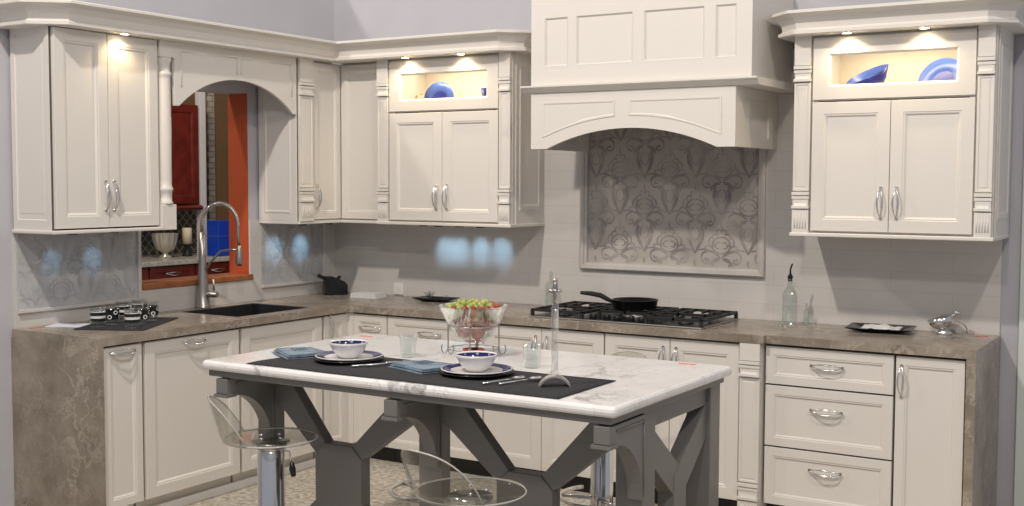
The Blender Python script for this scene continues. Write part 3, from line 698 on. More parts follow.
def brace_front(xa, xb):
    zt, zb = .851, 0.0; cx_ = (xa + xb) / 2 - (.03 if xa < 2 else 0); cz_ = .4275; hw, hh, ch = .120, .145, .050; y0_, y1_ = yF, yF + .055
    c = MB().prism([(cx_ - hw + ch, cz_ - hh), (cx_ + hw - ch, cz_ - hh), (cx_ + hw, cz_ - hh + ch), (cx_ + hw, cz_ + hh - ch), (cx_ + hw - ch, cz_ + hh), (cx_ - hw + ch, cz_ + hh), (cx_ - hw, cz_ + hh - ch), (cx_ - hw, cz_ - hh + ch)], y0_ - .006, y1_, 'y')
    c.build('brace_centre', 'grey', isl, .004, fix=True)
    for sx in (-1, 1):
        for sz in (-1, 1):
            ex = xa if sx < 0 else xb; ez = zt if sz > 0 else zb
            p0 = (cx_ + sx * hw, cz_ + sz * (hh - ch)); p1 = (cx_ + sx * (hw - ch), cz_ + sz * hh)
            mvx = (cx_ + sx * (hw - ch / 2)); mvz = cz_ + sz * (hh - ch / 2)
            o1 = (ex, ez - sz * .125); o2 = (ex, ez); o3 = (ex - sx * .05, ez)
            MB().prism([p0, o1, o2, o3, p1], y0_, y1_, 'y').build('brace_arm', 'grey', isl, .004, fix=True)
brace_front(1.655, 2.400); brace_front(2.510, 3.250)
def brace_end(x0, x1):
    ya_, yb_ = yF + .11, yB - .10; cy_ = (ya_ + yb_) / 2; hw = .055; ztp = .775; czt = .588; czb = .255; zb = .07
    MB().box(x0, x1, ya_, yb_, ztp, .845).build('end_rail', 'grey', isl, .003)
    MB().box(x0, x1, ya_, yb_, 0, zb).build('end_rail', 'grey', isl, .003)
    MB().prism([(cy_ - hw, czb), (cy_ + hw, czb), (cy_ + hw, czt - .03), (cy_, czt), (cy_ - hw, czt - .03)], x0 - .004, x1 + .004, 'x').build('brace_centre', 'grey', isl, .003, fix=True)
    for s in (-1, 1):
        e_ = ya_ if s < 0 else yb_
        MB().prism([(cy_ + s * hw, czt - .10), (e_, ztp - .13), (e_, ztp), (e_ - s * .01, ztp), (cy_, czt), (cy_ + s * .002, czt - .03)], x0, x1, 'x').build('brace_arm', 'grey', isl, .003, fix=True)
        MB().prism([(cy_ + s * hw, czb + .10), (e_, zb + .13), (e_, zb), (e_ - s * .01, zb), (cy_, czb)], x0, x1, 'x').build('brace_arm', 'grey', isl, .003, fix=True)
brace_end(3.275, 3.335)
ZTI = .9155

# ------------------------------------------------------------------ things on the island
rn = MB(); N = 40
yn, yf_ = -2.615, -2.185; xl, xr = 1.750, 3.165
nv = 10; base = len(rn.v)
for i in range(N + 1):
    for j in range(nv + 1):
        x = xl + (xr - xl) * i / N; y = yn + (yf_ - yn) * j / nv + .004 * math.sin(i * .35)
        rn.v.append((x, y, ZTI + .0022 + .0012 * math.sin(i * .9 + j) * (1 if 0 < j < nv else 0)))
for i in range(N):
    for j in range(nv): a = i * (nv + 1) + j; rn.face([a, a + nv + 1, a + nv + 2, a + 1], 0, True)
ro = rn.build('table_runner', 'blackm'); so = ro.modifiers.new('solid', 'SOLIDIFY'); so.thickness = .0018; so.offset = 0
tag(ro, 'long black cloth runner laid along the near side of the marble island', 'table runner')
ZR = ZTI + .0045
def setting(x, y, which):
    side = 'nearer the island left end' if which == 0 else 'in front of the fruit bowl'
    p = empty('dinner_plate', (x, y, ZR), 0, 'white plate with navy rim on a dark charger, ' + side, 'plate', 'dinner plates on the runner')
    MB().lathe([(.001, 0), (.110, 0), (.140, .010), (.141, .014), (.110, .006), (.001, .005)], 40).build('charger', 'black', p, label='black charger rim')
    MB().lathe([(.001, .007), (.075, .007), (.134, .019), (.136, .023), (.130, .023)], 40, cap1=False).build('plate_body', 'china', p)
    MB().lathe([(.130, .0232), (.098, .0170)], 40, cap0=False, cap1=False).build('rim_band', 'navy', p, label='navy blue band')
    MB().lathe([(.098, .0170), (.072, .0115), (.001, .011)], 40, cap0=False, cap1=False).build('plate_well', 'china', p)
    b = empty('soup_bowl', (x - .005, y + .005, ZR + .0125), 0, 'white bowl with navy inside on the plate ' + side, 'bowl', 'bowls on the dinner plates')
    MB().lathe([(.001, 0), (.040, 0), (.042, .006), (.062, .026), (.076, .052), (.079, .062), (.077, .063), (.074, .058)], 36, cap1=False).build('bowl_body', 'china', b)
    m = MB().lathe([(.0745, .0585), (.070, .048), (.056, .024), (.001, .008)], 36, cap0=False, cap1=False)
    for k in range(9):
        a = 2 * PI * k / 9; m.lathe([(.0005, 0), (.006, 0)], 8, (.0, 0, 0), 1)
        for q in range(len(m.v) - 16, len(m.v)):
            vx, vy, vz = m.v[q]; n_ = Vector((math.cos(a), math.sin(a), -.35)).normalized()
            u_ = Vector((-math.sin(a), math.cos(a), 0)); w_ = n_.cross(u_); m.v[q] = tuple(Vector((.0715 * math.cos(a), .0715 * math.sin(a), .053)) + u_ * vx + w_ * vy)
    m.build('bowl_lining', ['navy', 'china'], b, label='navy glazed inside with white dots')
setting(2.050, -2.345, 0); setting(2.665, -2.345, 1)
# napkins
def napkin(x, y, rz, label):
    c = empty('folded_napkin', (x, y, ZR), rz, label, 'napkin', 'pale blue napkins on the runner')
    for k in range(3):
        m = MB(); w_, d_ = .235 - k * .014, .175 - k * .012; n_ = 10; top = []; 
        for i in range(n_ + 1):
            for j in range(6 + 1):
                u, v = i / n_, j / 6
                top.append((-w_ / 2 + w_ * u + k * .006, -d_ / 2 + d_ * v, .002 + k * .007 + .004 * math.sin(3 * u + k) * math.sin(2.5 * v + 1) + .006 * u * (k > 0)))
        b0 = len(m.v); m.v += top; m.v += [(a, b_, max(0, c_ - .005)) for a, b_, c_ in top]; T = len(top)
        for i in range(n_):
            for j in range(6):
                a = i * 7 + j; m.face([a, a + 7, a + 8, a + 1], 0, True); m.face([a + 1 + T, a + 8 + T, a + 7 + T, a + T], 0, True)
        for i in range(n_): a = i * 7; m.face([a + T, a + 7 + T, a + 7, a]); a += 6; m.face([a, a + 7, a + 7 + T, a + T])
        for j in range(6): a = j; m.face([a, a + 1, a + 1 + T, a + T]); a = n_ * 7 + j; m.face([a + T, a + 1 + T, a + 1, a])
        m.build('fold', 'denim', c, fix=True)
    m = MB()
    for j in range(4):
        pts = [(-.03 + .013 * i, -.028 + j * .017 + .003 * math.sin(i * 2.2 + j), .0255) for i in range(7)]
        m.tube(pts, .0013, 4)
    m.build('print', 'stitch', c)
napkin(1.775, -2.330, -.55, 'folded pale blue napkin at the left end of the black runner')
napkin(2.420, -2.350, -.35, 'folded pale blue napkin lying between the two plates')
# spoons
def spoon(x, y, rz, label):
    m = MB(); L = [(-.10, 0, .004), (-.05, 0, .006), (0, 0, .007), (.045, 0, .006)]
    m.tube(L, [.0055, .004, .0028, .004], 8)
    R = []
    for k in range(7):
        t = k / 6; xx = .045 + .055 * t; hw = .017 * math.sin(PI * (.08 + .87 * t)) ** .7
        R.append([(xx, hw * math.cos(a), .008 + .001 - .004 * math.sin(PI * t) * (1 - abs(math.cos(a))) + (.003 if a < PI else -.0005) * abs(math.cos(a))) for a in [2 * PI * q / 12 for q in range(12)]])
    m.rings(R, True, True, True)
    o = m.build('spoon', 'chrome', None, fix=True); o.location = (x, y, ZR); o.rotation_euler = (0, 0, rz)
    return tag(o, label, 'spoon', 'spoons on the runner')
spoon(2.228, -2.395, 1.0, 'silver spoon closest to the plate nearer the left end of the island')
spoon(2.262, -2.350, 1.0, 'silver spoon lying right of its neighbour, beside the plate nearer the island left end')
spoon(2.845, -2.440, 1.25, 'silver spoon right of the plate in front of the fruit bowl')
spoon(2.900, -2.415, 1.25, 'silver spoon lying closest to the clear column stand')
# small scroll cruets of cut glass by each setting & tumblers
def tumbler(x, y, z, r, hgt, label, seg=20, group=None, cat='glass'):
    m = MB().lathe([(.001, 0), (r * .85, 0), (r, .006), (r * 1.06, hgt), (r * 1.06 - .003, hgt), (r - .004, .012), (.001, .010)], seg, cap0=False, cap1=False)
    o = m.build('drinking_glass', 'glassd'); o.location = (x, y, z); return tag(o, label, cat, group)
tumbler(2.175, -2.115, ZTI, .033, .095, 'short clear glass behind the plate nearer the left end')
tumbler(2.745, -2.075, ZTI, .034, .095, 'short clear glass behind the plate in front of the fruit bowl')
# fruit bowl on wire stand
fb = empty('fruit_bowl', (2.375, -1.930, ZTI), 0, 'flared clear glass fruit bowl on a curly wire stand', 'bowl')
MB().lathe([(.001, .060), (.050, .060), (.085, .085), (.143, .205), (.147, .205), (.143, .2105), (.081, .090), (.046, .066), (.001, .066)], 36, cap0=False, cap1=False).build('glass_bowl', 'glassd', fb)
m = MB(); m.tube([(.105 * math.cos(2 * PI * i / 32), .105 * math.sin(2 * PI * i / 32), .128) for i in range(32)], .0028, 6, closed=True)
for k in range(4):
    a = 2 * PI * k / 4 + .45; ca, sa = math.cos(a), math.sin(a)
    m.tube([(.105 * ca, .105 * sa, .150), (.107 * ca, .107 * sa, .128), (.107 * ca, .107 * sa, .03)] + [((.107 + .014 - .014 * math.cos(t)) * ca, (.107 + .014 - .014 * math.cos(t)) * sa, .03 - .022 * math.sin(t) + .0) for t in [PI * q / 8 for q in range(1, 11)]], .0028, 6)
    m.tube([((.107 - .012 + .012 * math.cos(t)) * ca, (.107 - .012 + .012 * math.cos(t)) * sa, .028 - .022 * math.sin(t)) for t in [PI * q / 8 for q in range(11)]], .0026, 6)
m.tube([(.104 * math.cos(2 * PI * i / 32), .104 * math.sin(2 * PI * i / 32), .030) for i in range(32)], .0020, 6, closed=True)
m.build('wire_stand', 'steel', fb)
# tealight below the bowl
tl = empty('tealight', (2.375, -1.930, ZTI), 0, 'short orange-red candle under the glass fruit bowl', 'candle')
MB().lathe([(.001, 0), (.040, 0), (.046, .028), (.042, .028), (.036, .022), (.001, .022)], 24, cap1=False).build('wax', 'redwax', tl)
MB().lathe([(.001, .024), (.020, .024), (.020, .032), (.001, .032)], 16).build('wick_cup', 'iron', tl)
# apples and grapes
ap = None
for k, (dx, dy, dz) in enumerate([(.034, -.022, .102), (-.034, -.022, .102), (.0, .037, .102), (.055, .028, .136), (-.055, .026, .136), (.0, -.056, .136)]):
    lab = ['red apple low on the right in the glass fruit bowl', 'red apple low on the left in the glass fruit bowl', 'red apple at the back bottom of the fruit bowl', 'red apple at the right rear of the fruit bowl',
           'red apple at the left rear of the fruit bowl', 'red apple at the front middle of the fruit bowl, just under the grapes'][k]
    if ap is None:
        ap = empty('apple', (0, 0, 0), 0, lab, 'apple', 'apples in the fruit bowl'); r = .030
        MB().lathe([(.004, -.026), (.012, -.029), (.024, -.020), (.031, 0), (.028, .018), (.016, .027), (.006, .024), (.001, .020)], 18).build('flesh', 'apple', ap)
        MB().tube([(0, 0, .018), (.003, 0, .036)], .0015, 5).build('stem', 'cherry', ap); o = ap
    else: o = copy_tree(ap, None, None, k * 1.1, lab)
    o.location = (2.375 + dx, -1.930 + dy, ZTI + dz)
gm = MB().sphere((0, 0, 0), .0120, 10, 7, sz=1.15).build('grape', 'grape'); tag(gm, 'round green grape in the glass fruit bowl', 'grape', 'green grapes in the fruit bowl'); first = True
M['redgrape'] = noise_mat('red_grape_skin', (.22, .03, .03), (.42, .12, .06), 30, .25)
rg = MB().sphere((0, 0, 0), .0120, 10, 7, sz=1.15).build('grape', 'redgrape'); tag(rg, 'small dark red grape in the glass fruit bowl', 'grape', 'red grapes in the fruit bowl'); firstr = True
for layer, (zz, rr, n_) in enumerate([(.150, .095, 20), (.152, .060, 13), (.166, .105, 22), (.170, .074, 15), (.172, .040, 9), (.186, .114, 24), (.190, .082, 17), (.192, .050, 10), (.204, .100, 20), (.208, .068, 14), (.212, .036, 7), (.222, .055, 8), (.226, .02, 3)]):
    for k in range(n_):
        a = 2 * PI * k / n_ + layer * .7
        red = layer < 2 or (layer in (2, 3, 5, 8) and random.random() < .45)
        src, isf = (rg, firstr) if red else (gm, first)
        o = src if isf else src.copy()
        if not isf: col.objects.link(o)
        if red: firstr = False
        else: first = False
        o.location = (2.375 + rr * math.cos(a) + random.uniform(-.004, .004), -1.930 + rr * math.sin(a) + random.uniform(-.004, .004), ZTI + zz + random.uniform(-.003, .003))
        o.rotation_euler = (random.uniform(-.6, .6), random.uniform(-.6, .6), a)
# clear column stand with cross finial
tw = empty('towel_stand', (3.035, -2.405, ZR), 0.55, 'slender clear column with cross-shaped finial on an arched metal foot', 'stand')
m = MB(); R = []
for i in range(13):
    a = PI * (.12 + .76 * i / 12); R.append((-.055 * math.cos(a) * 1.1, .058 * math.sin(a) - .021))
m.prism([(x, z) for x, z in R] + [(x * .93, z - .005 if z > .005 else z) for x, z in R[::-1]], -.028, .028, 'y'); m.build('foot', 'nickel', tw, fix=True)
m = MB().lathe([(.011, .036), (.016, .045), (.012, .06), (.012, .27), (.017, .275), (.011, .28), (.014, .287), (.008, .293)], 14); m.build('column', 'column', tw)
m = MB().tube([(0, 0, .29), (0, 0, .32), (0, 0, .35), (0, 0, .385)], [.008, .006, .010, .004], 10); m.tube([(-.022, 0, .338), (-.01, 0, .334), (.01, 0, .334), (.022, 0, .338)], [.007, .005, .005, .007], 8); m.sphere((0, 0, .335), .011).sphere((0, 0, .372), .009)
m.build('finial', 'steel', tw)
def red_tag(x, y, z, rz, label):
    o = MB().box(-.035, .035, -.006, .006, 0, .0012).build('red_label', 'red'); o.location = (x, y, z); o.rotation_euler = (0, 0, rz); return tag(o, label, 'label')
red_tag(1.62, -1.70, ZTI, .1, 'small red strip label on the far left corner of the marble top')
red_tag(3.22, -1.66, ZTI, .1, 'small red strip label on the far right corner of the marble top')
red_tag(4.05, -.10, .9155, .2, 'small red strip label at the right end of the stone counter')
red_tag(.07, -2.33, .9155, 1.4, 'small red strip label at the left end of the stone counter by the wall')

# ------------------------------------------------------------------ stools
def stool(x, y, ang, label, zs_=.61, fz=.26):
    c = empty('bar_stool', (x, y, 0), ang, label, 'stool', 'acrylic bar stools at the island'); r = .185
    MB().lathe([(.001, 0), (.20, 0), (.20, .006), (.14, .016), (.06, .024), (.052, .035)], 36, cap1=False).build('base', 'chrome', c)
    MB().lathe([(.053, .025), (.053, zs_ - .04), (.042, zs_ - .03), (.030, zs_ - .012)], 24, cap0=False).build('post', 'chrome', c)
    MB().lathe([(.001, zs_ - .014), (.070, zs_ - .014), (.075, zs_ - .008), (.075, zs_ - .002), (.001, zs_ - .002)], 28).build('mount_plate', 'chrome', c)
    s = MB().lathe([(.001, zs_), (r - .01, zs_ + .002), (r, zs_ + .010), (r - .004, zs_ + .019), (r - .014, zs_ + .020), (.001, zs_ + .015)], 44, cap0=False, cap1=False).build('seat', 'acrylic', c, label='clear acrylic disc')
    MB().tube([((r - .002) * math.cos(2 * PI * i / 44), (r - .002) * math.sin(2 * PI * i / 44), zs_ + .012) for i in range(44)], .0030, 6, closed=True).build('seat_rim', 'acrylic_edge', s)
    for k in range(4):
        a = PI / 4 + k * PI / 2; MB().lathe([(.008, zs_ + .014), (.008, zs_ + .020), (.001, zs_ + .022)], 12, (.052 * math.cos(a), .052 * math.sin(a), 0)).build('bolt', 'chrome', c)
    # backrest shell: local +x is the back direction
    m = MB(); na, nh = 18, 8; P = []
    for t in (0, 1):
        for j in range(nh + 1):
            v = j / nh
            for i in range(na + 1):
                u = -1 + 2 * i / na; hgt = .175 * (1 - abs(u) ** 2.6 * .96) * v; a = u * math.radians(58); rad = r + .002 + .052 * (hgt / .175) + t * .006 + .01 * (1 - (hgt / .175)) * 0
                P.append((rad * math.cos(a), rad * math.sin(a), zs_ + .008 + hgt))
    m.v = P; T = (na + 1) * (nh + 1)
    for j in range(nh):
        for i in range(na):
            a = j * (na + 1) + i; m.face([a, a + na + 1, a + na + 2, a + 1], 0, True); m.face([a + T, a + 1 + T, a + na + 2 + T, a + na + 1 + T], 0, True)
    b = m.build('backrest', 'acrylic', c, fix=False, label='curved clear acrylic back')
    edge = [P[nh * (na + 1) + i] for i in range(na + 1)]; MB().tube(edge, .0030, 6).build('back_rim', 'acrylic_edge', b)
    m = MB(); m.tube([(.19 * math.cos(t) * 1.0, .19 * math.sin(t), fz) for t in [-2.0 + 4.0 * i / 24 + PI for i in range(25)]] , .010, 8); m.tube([(-.19 * math.cos(1.0), -.16, fz), (-.04, -.02, fz)], .009, 8); m.tube([(-.19 * math.cos(1.0), .16, fz), (-.04, .02, fz)], .009, 8)
    m.build('footrest', 'chrome', c)
    la_ = math.radians(25) - ang
    m = MB().tube([(.03 * math.cos(la_), .03 * math.sin(la_), zs_ - .03), (.075 * math.cos(la_), .075 * math.sin(la_), zs_ - .04), (.085 * math.cos(la_), .085 * math.sin(la_), zs_ - .09)], .004, 6); lv = m.build('lever', 'chrome', c)
    MB().tube([(.085 * math.cos(la_), .085 * math.sin(la_), zs_ - .085), (.088 * math.cos(la_), .088 * math.sin(la_), zs_ - .11), (.092 * math.cos(la_), .092 * math.sin(la_), zs_ - .14)], [.008, .013, .010], 8).build('grip', 'black', lv)
    return c
stool(1.835, -2.570, math.radians(226), 'clear acrylic bar stool at the near left end of the island')
stool(2.955, -2.820, math.radians(258), 'clear acrylic bar stool in the middle foreground with curved back')
stool(1.905, -1.575, math.radians(49), 'bar stool behind the island, its chrome footrest showing left of the middle leg', .66, .20)
stool(2.63, -1.25, math.radians(80), 'bar stool behind the island, its chrome post showing near the right corbel', .66, .20)

# ------------------------------------------------------------------ things on the stone counter
ZC = .9155
mt = MB().prism([(.284, -2.285), (.600, -2.130), (.335, -1.665), (.035, -1.830)], 0, .004, 'z').build('placemat', 'blackm', None, .001); mt.location = (0, 0, ZC)
tag(mt, 'flat black mat at the left counter end under the patterned tumblers', 'placemat')
pts_ = [(.308, -2.158), (.489, -2.100), (.278, -2.050), (.400, -1.965), (.187, -1.905), (.311, -1.828), (.180, -1.790)]
proto = {}
labs = ['black-striped tumbler at the left tip of the black mat', 'black-striped tumbler at the front corner of the black mat', 'blue and black tumbler behind the leftmost striped one', 'dotted tumbler right of the front striped one',
        'striped tumbler in the back row, second from the wall', 'dotted tumbler at the right end of the black mat', 'tall-banded tumbler at the rear of the black mat']
for k, (x, y) in enumerate(pts_):
    kind = 'dots' if k in (3, 5, 2) else 'stripes'
    if kind not in proto:
        c = empty('patterned_tumbler', (x, y, ZC + .0045), k * .7, labs[k], 'glass', 'patterned tumblers on the black mat')
        r = .035
        MB().lathe([(.001, 0), (r * .9, 0), (r, .006), (r * 1.08, .095), (r * 1.08 - .003, .095), (r - .004, .014), (.001, .012)], 24, cap0=False, cap1=False).build('glass_body', 'glassd', c)
        m = MB()
        if kind == 'stripes':
            for z0_, z1_, mi in ((.028, .042, 0), (.043, .054, 1), (.056, .070, 0), (.072, .076, 1)):
                m.lathe([(r * 1.005 + z0_ * .03 + .0006, z0_), (r * 1.005 + z1_ * .03 + .0006, z1_)], 24, cap0=False, cap1=False, mi=mi)
        else:
            m.lathe([(r * 1.02 + .0006, .026), (r * 1.07 + .0004, .074)], 24, cap0=False, cap1=False, mi=0)
            for q in range(8):
                a = 2 * PI * q / 8
                for zz in (.038 if q % 2 else .060,):
                    for rr_, mi in ((.0105, 1), (.006, 0)):
                        n0 = len(m.v); R1 = []
                        for w_ in range(12):
                            t = 2 * PI * w_ / 12; da = rr_ * math.cos(t) / r; R1.append(((r * 1.06 + (.0016 if mi else .0022)) * math.cos(a + da), (r * 1.06 + (.0016 if mi else .0022)) * math.sin(a + da), zz + rr_ * math.sin(t)))
                        m.v += R1; m.face(list(range(n0, n0 + 12)), mi)
        m.build('pattern_band', ['black', 'china'], c, label='black and white printed band'); proto[kind] = c
    else: copy_tree(proto[kind], None, (x, y, ZC + .0045), k * .7, labs[k])
o = MB().box(-.10, .10, -.07, .07, 0, .002).build('paper_sheet', 'paper'); o.location = (.13, -2.18, ZC); o.rotation_euler = (0, 0, .5); tag(o, 'white sheet of paper lying on the left counter by the wall', 'paper')
# corner: black knife block
kb = empty('knife_block', (.165, -.20, ZC), math.radians(52), 'small black knife block standing in the counter corner', 'knife block')
m = MB().prism([(-.075, 0), (.075, 0), (.075, .062), (.055, .085), (-.02, .118), (-.068, .118)], -.045, .045, 'y'); m.build('block', 'black', kb, .004, fix=True)
for yy in (-.025, .0, .025): MB().tube([(-.065, yy, .105), (-.095, yy, .118), (-.105, yy, .123)], [.010, .011, .012], 8).build('knife_handle', 'blackm', kb)
for k, yy in enumerate((-.02, .02)): MB().tube([(.02, yy, .10), (.035, yy, .118)], .006, 8).build('knife_handle', 'blackm', kb)
# white stacked tiles/books
for k in range(3):
    o = MB().box(-.10 + k * .003, .10 - k * .005, -.055, .055, k * .0105, k * .0105 + .010).build('sample_tile', 'white', None, .001); o.location = (.475, -.25, ZC); o.rotation_euler = (0, 0, .05)
    tag(o, ['pale sample tile at the bottom of the small stack in the corner', 'pale sample tile in the middle of the small stack in the corner', 'pale sample tile on top of the small stack in the corner'][k], 'tile', 'sample tiles stacked in the corner')
# outlet
ol = empty('wall_outlet', (.533, -.0125, .957), 0, 'white wall outlet low on the tiles behind the sample tiles', 'outlet')
MB().box(-.038, .038, -.006, 0, -.036, .036).build('cover_plate', 'plastic', ol, .002)
MB().box(-.024, .024, -.0085, -.006, -.014, .014).build('socket', 'white', ol, .002)
# black dish with glass flower
bd = empty('black_dish', (.945, -.185, ZC), .08, 'shallow black rectangular dish on the back counter', 'dish')
R = []
for s, z in ((.55, 0), (.62, .002), (1, .018), (1.0, .021), (.96, .020), (.6, .007)): R.append([(-.125 * s, -.075 * s, z), (.125 * s, -.075 * s, z), (.125 * s, .075 * s, z), (-.125 * s, .075 * s, z)])
MB().rings(R, True, True, False).build('dish_body', 'black', bd)
gf = empty('glass_flower', (.90, -.19, ZC + .008), 0, 'spiky clear glass flower resting in the black dish', 'ornament')
m = MB()
for k in range(9):
    a = 2 * PI * k / 9; m.tube([(0, 0, .012), (.022 * math.cos(a), .022 * math.sin(a), .03), (.038 * math.cos(a), .038 * math.sin(a), .048)], [.004, .006, .001], 6)
m.sphere((0, 0, .012), .011); m.build('petals', 'glassd', gf)
m = MB()
for k in range(5): a = 2 * PI * k / 5; m.tube([(0, 0, .02), (.008 * math.cos(a), .008 * math.sin(a), .050)], .0018, 5)
m.build('stamens', 'steel', gf)
o = MB().sphere((0, 0, .016), .016, 14, 8).build('glass_ball', 'glassd'); o.location = (1.01, -.17, ZC + .0085); tag(o, 'small clear glass ball in the right of the black dish', 'ornament')
# bottles
def bottle(x, y, s, label, spout=True):
    c = empty('glass_bottle', (x, y, ZC), .3, label, 'bottle')
    def sq(h_, r_, z_, n_=24, p_=5):
        return [(h_ * math.copysign(abs(math.cos(t)) ** (2 / p_), math.cos(t)) * (1) * s, h_ * math.copysign(abs(math.sin(t)) ** (2 / p_), math.sin(t)) * s, z_ * s) for t in [2 * PI * i / n_ for i in range(n_)]]
    R = [sq(.034, 0, 0), sq(.037, 0, .004), sq(.037, 0, .15), sq(.033, 0, .168, 24, 3.5), sq(.016, 0, .19, 24, 2), sq(.0125, 0, .20, 24, 2), sq(.012, 0, .225, 24, 2), sq(.014, 0, .228, 24, 2), sq(.014, 0, .235, 24, 2)]
    MB().rings(R, True, False, True).build('bottle_body', 'bottleglass', c)
    if spout:
        MB().lathe([(.011, .222), (.012, .240), (.015, .243), (.008, .255), (.004, .262)], 14, smooth=True).build('stopper', 'black', c).scale = (s, s, s)
        MB().tube([(0, 0, .26 * s), (0, 0, .28 * s), (.006 * s, 0, .30 * s), (.010 * s, 0, .31 * s)], [.005 * s, .004 * s, .0045 * s, .003 * s], 8).build('pourer', 'iron', c)
    else:
        MB().lathe([(.009, .228), (.012, .240), (.016, .250), (.012, .262), (.001, .268)], 14).build('stopper', 'bottleglass', c).scale = (s, s, s)
    return c
bottle(3.150, -.20, 1.02, 'tall square clear glass oil bottle with black pourer on the right counter')
bottle(1.690, -.085, .78, 'clear glass bottle standing left of the cooktop against the tiles', False)
bottle(3.205, -.10, .42, 'tiny clear glass cruet just right of the tall oil bottle', False)
# black tray w/ cloth
tr = empty('black_tray', (3.60, -.17, ZC), .12, 'shallow black square tray on the right counter', 'tray')
R = []
for s, z in ((.52, 0), (.58, .002), (1, .020), (1.0, .023), (.96, .022), (.58, .008)): R.append([(-.155 * s, -.115 * s, z), (.155 * s, -.115 * s, z), (.155 * s, .115 * s, z), (-.155 * s, .115 * s, z)])
MB().rings(R, True, True, False).build('tray_body', 'black', tr)
m = MB(); n_ = 14
for i in range(n_ + 1):
    for j in range(n_ + 1):
        u, v = i / n_ - .5, j / n_ - .5; e_ = math.cos(u * PI) * math.cos(v * PI)
        m.v.append((u * .19, v * .14, .017 + .014 * e_ * (1 + .5 * math.sin(9 * u + 3) * math.cos(11 * v)) + .005 * math.sin(14 * u + 5 * v)))
for i in range(n_):
    for j in range(n_): a = i * (n_ + 1) + j; m.face([a, a + n_ + 1, a + n_ + 2, a + 1], 0, True)
o = m.build('crumpled_napkin', 'white'); o.location = (3.60, -.17, ZC); q = o.modifiers.new('s', 'SOLIDIFY'); q.thickness = .002
tag(o, 'crumpled white napkin heaped in the black square tray', 'napkin')
# chrome tilted bowl
cb = empty('chrome_bowl', (3.885, -.12, ZC), 0, 'tilted polished chrome bowl on a small foot at the right counter end', 'bowl')
MB().lathe([(.001, 0), (.034, 0), (.036, .006), (.020, .020), (.014, .028), (.001, .030)], 22).build('foot', 'chrome', cb)
bo = MB().lathe([(.001, 0), (.030, .004), (.050, .022), (.058, .050), (.055, .050), (.046, .024), (.028, .008), (.001, .005)], 28, cap0=False, cap1=False).build('bowl_body', 'chrome', cb); bo.location = (.0, 0, .026); bo.rotation_euler = (.05, -.32, 0)
MB().tube([(.035, .0, .085), (.052, 0, .098), (.066, 0, .094)], [.008, .011, .009], 8).build('knob', 'chrome', cb)
cb.scale = (1.1, 1.1, 1.1)
hd_ = MB().tube([(.052 + .045 * math.sin(t), 0, .01 + .055 * (math.cos(t))) for t in [i * PI / 2 / 8 for i in range(9)]], .003, 6).build('handle', 'steel', cb)

# ------------------------------------------------------------------ dishes in the display cabinets
def blue_plate(x, y, z, r, rx, rz, label, mname, deep=.012):
    c = empty('blue_plate', (x, y, z), 0, label, 'plate'); c.rotation_euler = (rx, 0, rz)
    MB().lathe([(.001, 0), (r * .55, 0), (r, deep), (r, deep + .004), (r * .56, .005), (r * .5, .004)], 40, cap1=False).build('plate_rim', mname, c)
    MB().lathe([(.001, .0045), (r * .5, .0045)], 30, cap0=False, cap1=False).build('plate_centre', 'cobalt', c)
    return c
ZS = 2.016
blue_plate(.955, -.16, ZS + .112, .110, PI / 2 - .18, 0, 'round blue glass plate standing in the middle display cabinet', 'paleblue')
def blue_bowl(x, y, z, r, h_, tilt, rz, label):
    c = empty('blue_bowl', (x, y, z), 0, label, 'bowl'); c.rotation_euler = (tilt[0], tilt[1], rz)
    MB().lathe([(.001, 0), (r * .45, 0), (r * .7, h_ * .35), (r, h_), (r * .96, h_), (r * .66, h_ * .38), (.001, .008)], 32, cap0=False, cap1=False).build('bowl_body', 'cobalt', c)
    MB().lathe([(r * .955, h_ - .0005), (r * .66, h_ * .40)], 32, cap0=False, cap1=False).build('bowl_lining', 'paleblue', c)
blue_bowl(1.335, -.20, ZS, .050, .165, (0, 0), 0, 'small blue tapered cup at the right of the middle display cabinet')
blue_bowl(3.560, -.25, ZS + .078, .105, .075, (.35, -.35), 0, 'deep blue bowl tilted to the left in the right display cabinet')
blue_plate(3.865, -.18, ZS + .100, .110, PI / 2 - .45, -.25, 'blue glass plate leaning at the right of the right display cabinet', 'paleblue', .03)
go = empty('gold_ornament', (.825, -.18, ZS + .045), 0, 'small openwork gold ornament at the left of the middle display cabinet', 'ornament')
gold = mat('gold_wire', (.75, .55, .22), .25, 1)
m = MB()
for k in range(5):
    m.tube([(.030 * math.cos(t) * math.cos(k * PI / 5), .030 * math.cos(t) * math.sin(k * PI / 5), .075 + .030 * math.sin(t)) for t in [2 * PI * i / 20 for i in range(20)]], .0022, 5, closed=True)
m.build('wire_ball', gold, go); MB().lathe([(.001, -.045), (.025, -.045), (.025, -.039), (.005, -.03), (.004, .05)], 16).build('stand', gold, go)

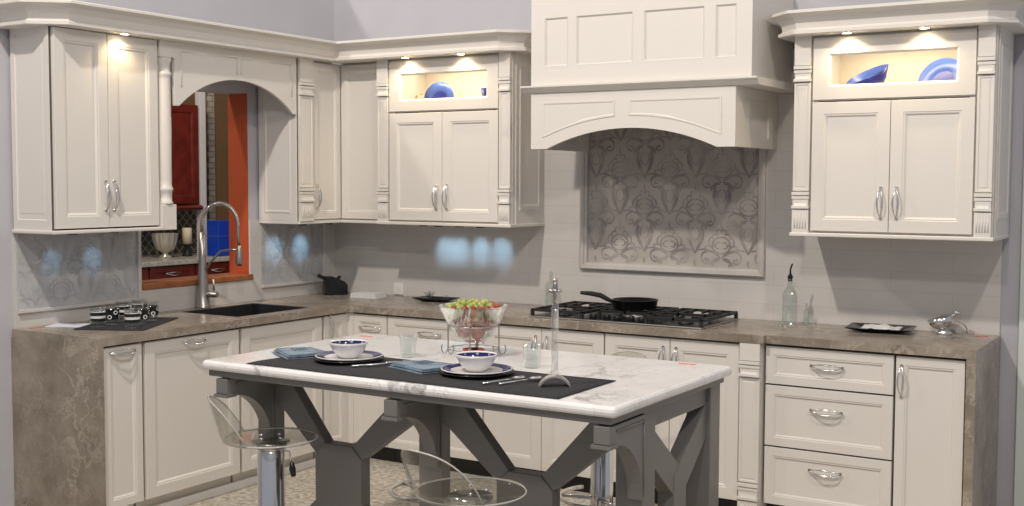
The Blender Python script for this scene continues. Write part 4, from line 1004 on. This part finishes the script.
# ------------------------------------------------------------------ the room beyond the window
fr_ = empty('cherry_wall_cabinet', (0, 0, 0), 0, 'dark cherry wall cabinet in the room beyond the window', 'cabinet')
MB().box(-2.855, -2.52, .36, 1.195, 1.44, 2.28).build('body', 'cherry', fr_)
d = MB().panel(0, .395, 1.445, 2.275, 0, .02, SH).build('door', 'cherry', fr_); d.location = (-2.499, .38, 0); d.rotation_euler = (0, 0, LEFT)
d = MB().panel(0, .395, 1.445, 2.275, 0, .02, SH).build('door', 'cherry', fr_); d.location = (-2.499, .785, 0); d.rotation_euler = (0, 0, LEFT)
MB().prism([(-2.855, 1.39), (-2.48, 1.39), (-2.465, 1.41), (-2.49, 1.43), (-2.855, 1.44)], .30, 1.20, 'y').build('bottom_rail', 'cherry', fr_, fix=True)
fb_ = empty('cherry_base_cabinet', (0, 0, 0), 0, 'dark cherry base cabinet beyond the window', 'cabinet')
MB().box(-2.855, -2.24, -.6, 1.36, 0, .959).build('body', 'cherry', fb_)
for k in range(4):
    d = MB().panel(0, .47, .76, .95, 0, .02, SHN).build('drawer', 'cherry', fb_); d.location = (-2.219, -.58 + .485 * k, 0); d.rotation_euler = (0, 0, LEFT)
    handle(d, .235, 0, .895, False)
tag(MB().box(-2.855, -2.19, -.6, 1.38, .960, 1.0).build('countertop', 'granitel', None, .006), 'pale speckled granite counter beyond the window', 'countertop')
tag(MB().box(-2.859, -2.845, .2, 1.60, 1.001, 1.385).build('tile_backsplash', 'lattice'), 'dark lattice tile backsplash beyond the window', 'tile panel')
tag(MB().box(-2.56, -2.50, 1.204, 1.268, 1.0005, 2.45).build('white_post', 'white', None, .003), 'tall white post beyond the window beside the cherry cabinet', 'post')
tag(MB().box(-2.858, -2.84, 1.625, 1.70, 0, 2.6).build('stone_veneer', 'stone'), 'strip of stacked stone beyond the window, right of the white post', 'stone panel')
bb = empty('blue_box', (-2.33, 1.235, 1.0005), 0, 'royal blue box on the far counter beyond the faucet', 'box')
m = MB().box(-.07, .07, -.068, .068, 0, .30); m.build('box_body', 'bluebox', bb, .006); MB().box(-.073, .073, -.071, .071, .165, .173).build('box_band', 'paleblue', bb)
gb = empty('fluted_glass_bowl', (-2.50, .80, 1.0005), 0, 'large fluted glass bowl on the counter beyond the window', 'bowl')
m = MB(); R = []
for r, z in ((.05, 0), (.055, .01), (.02, .03), (.03, .045), (.070, .07), (.095, .13), (.105, .20)):
    R.append([((r * (1 + (.06 if z > .04 else 0) * math.cos(12 * t))) * math.cos(t), (r * (1 + (.06 if z > .04 else 0) * math.cos(12 * t))) * math.sin(t), z) for t in [2 * PI * i / 48 for i in range(48)]])
m.rings(R, True, False, True).build('bowl_body', mat('frosted_fluted_glass', (.62, .58, .48), .15, .4), gb)
cd = empty('candle_holder', (-2.50, 1.04, 1.0005), 0, 'cream pillar candle on a dark pedestal beyond the window', 'candle')
MB().lathe([(.04, 0), (.045, .01), (.025, .03), (.022, .07), (.035, .09), (.05, .10), (.001, .102)], 20).build('pedestal', 'iron', cd)
MB().lathe([(.001, .103), (.040, .103), (.040, .235), (.034, .24), (.001, .237)], 20).build('candle', 'candle', cd)
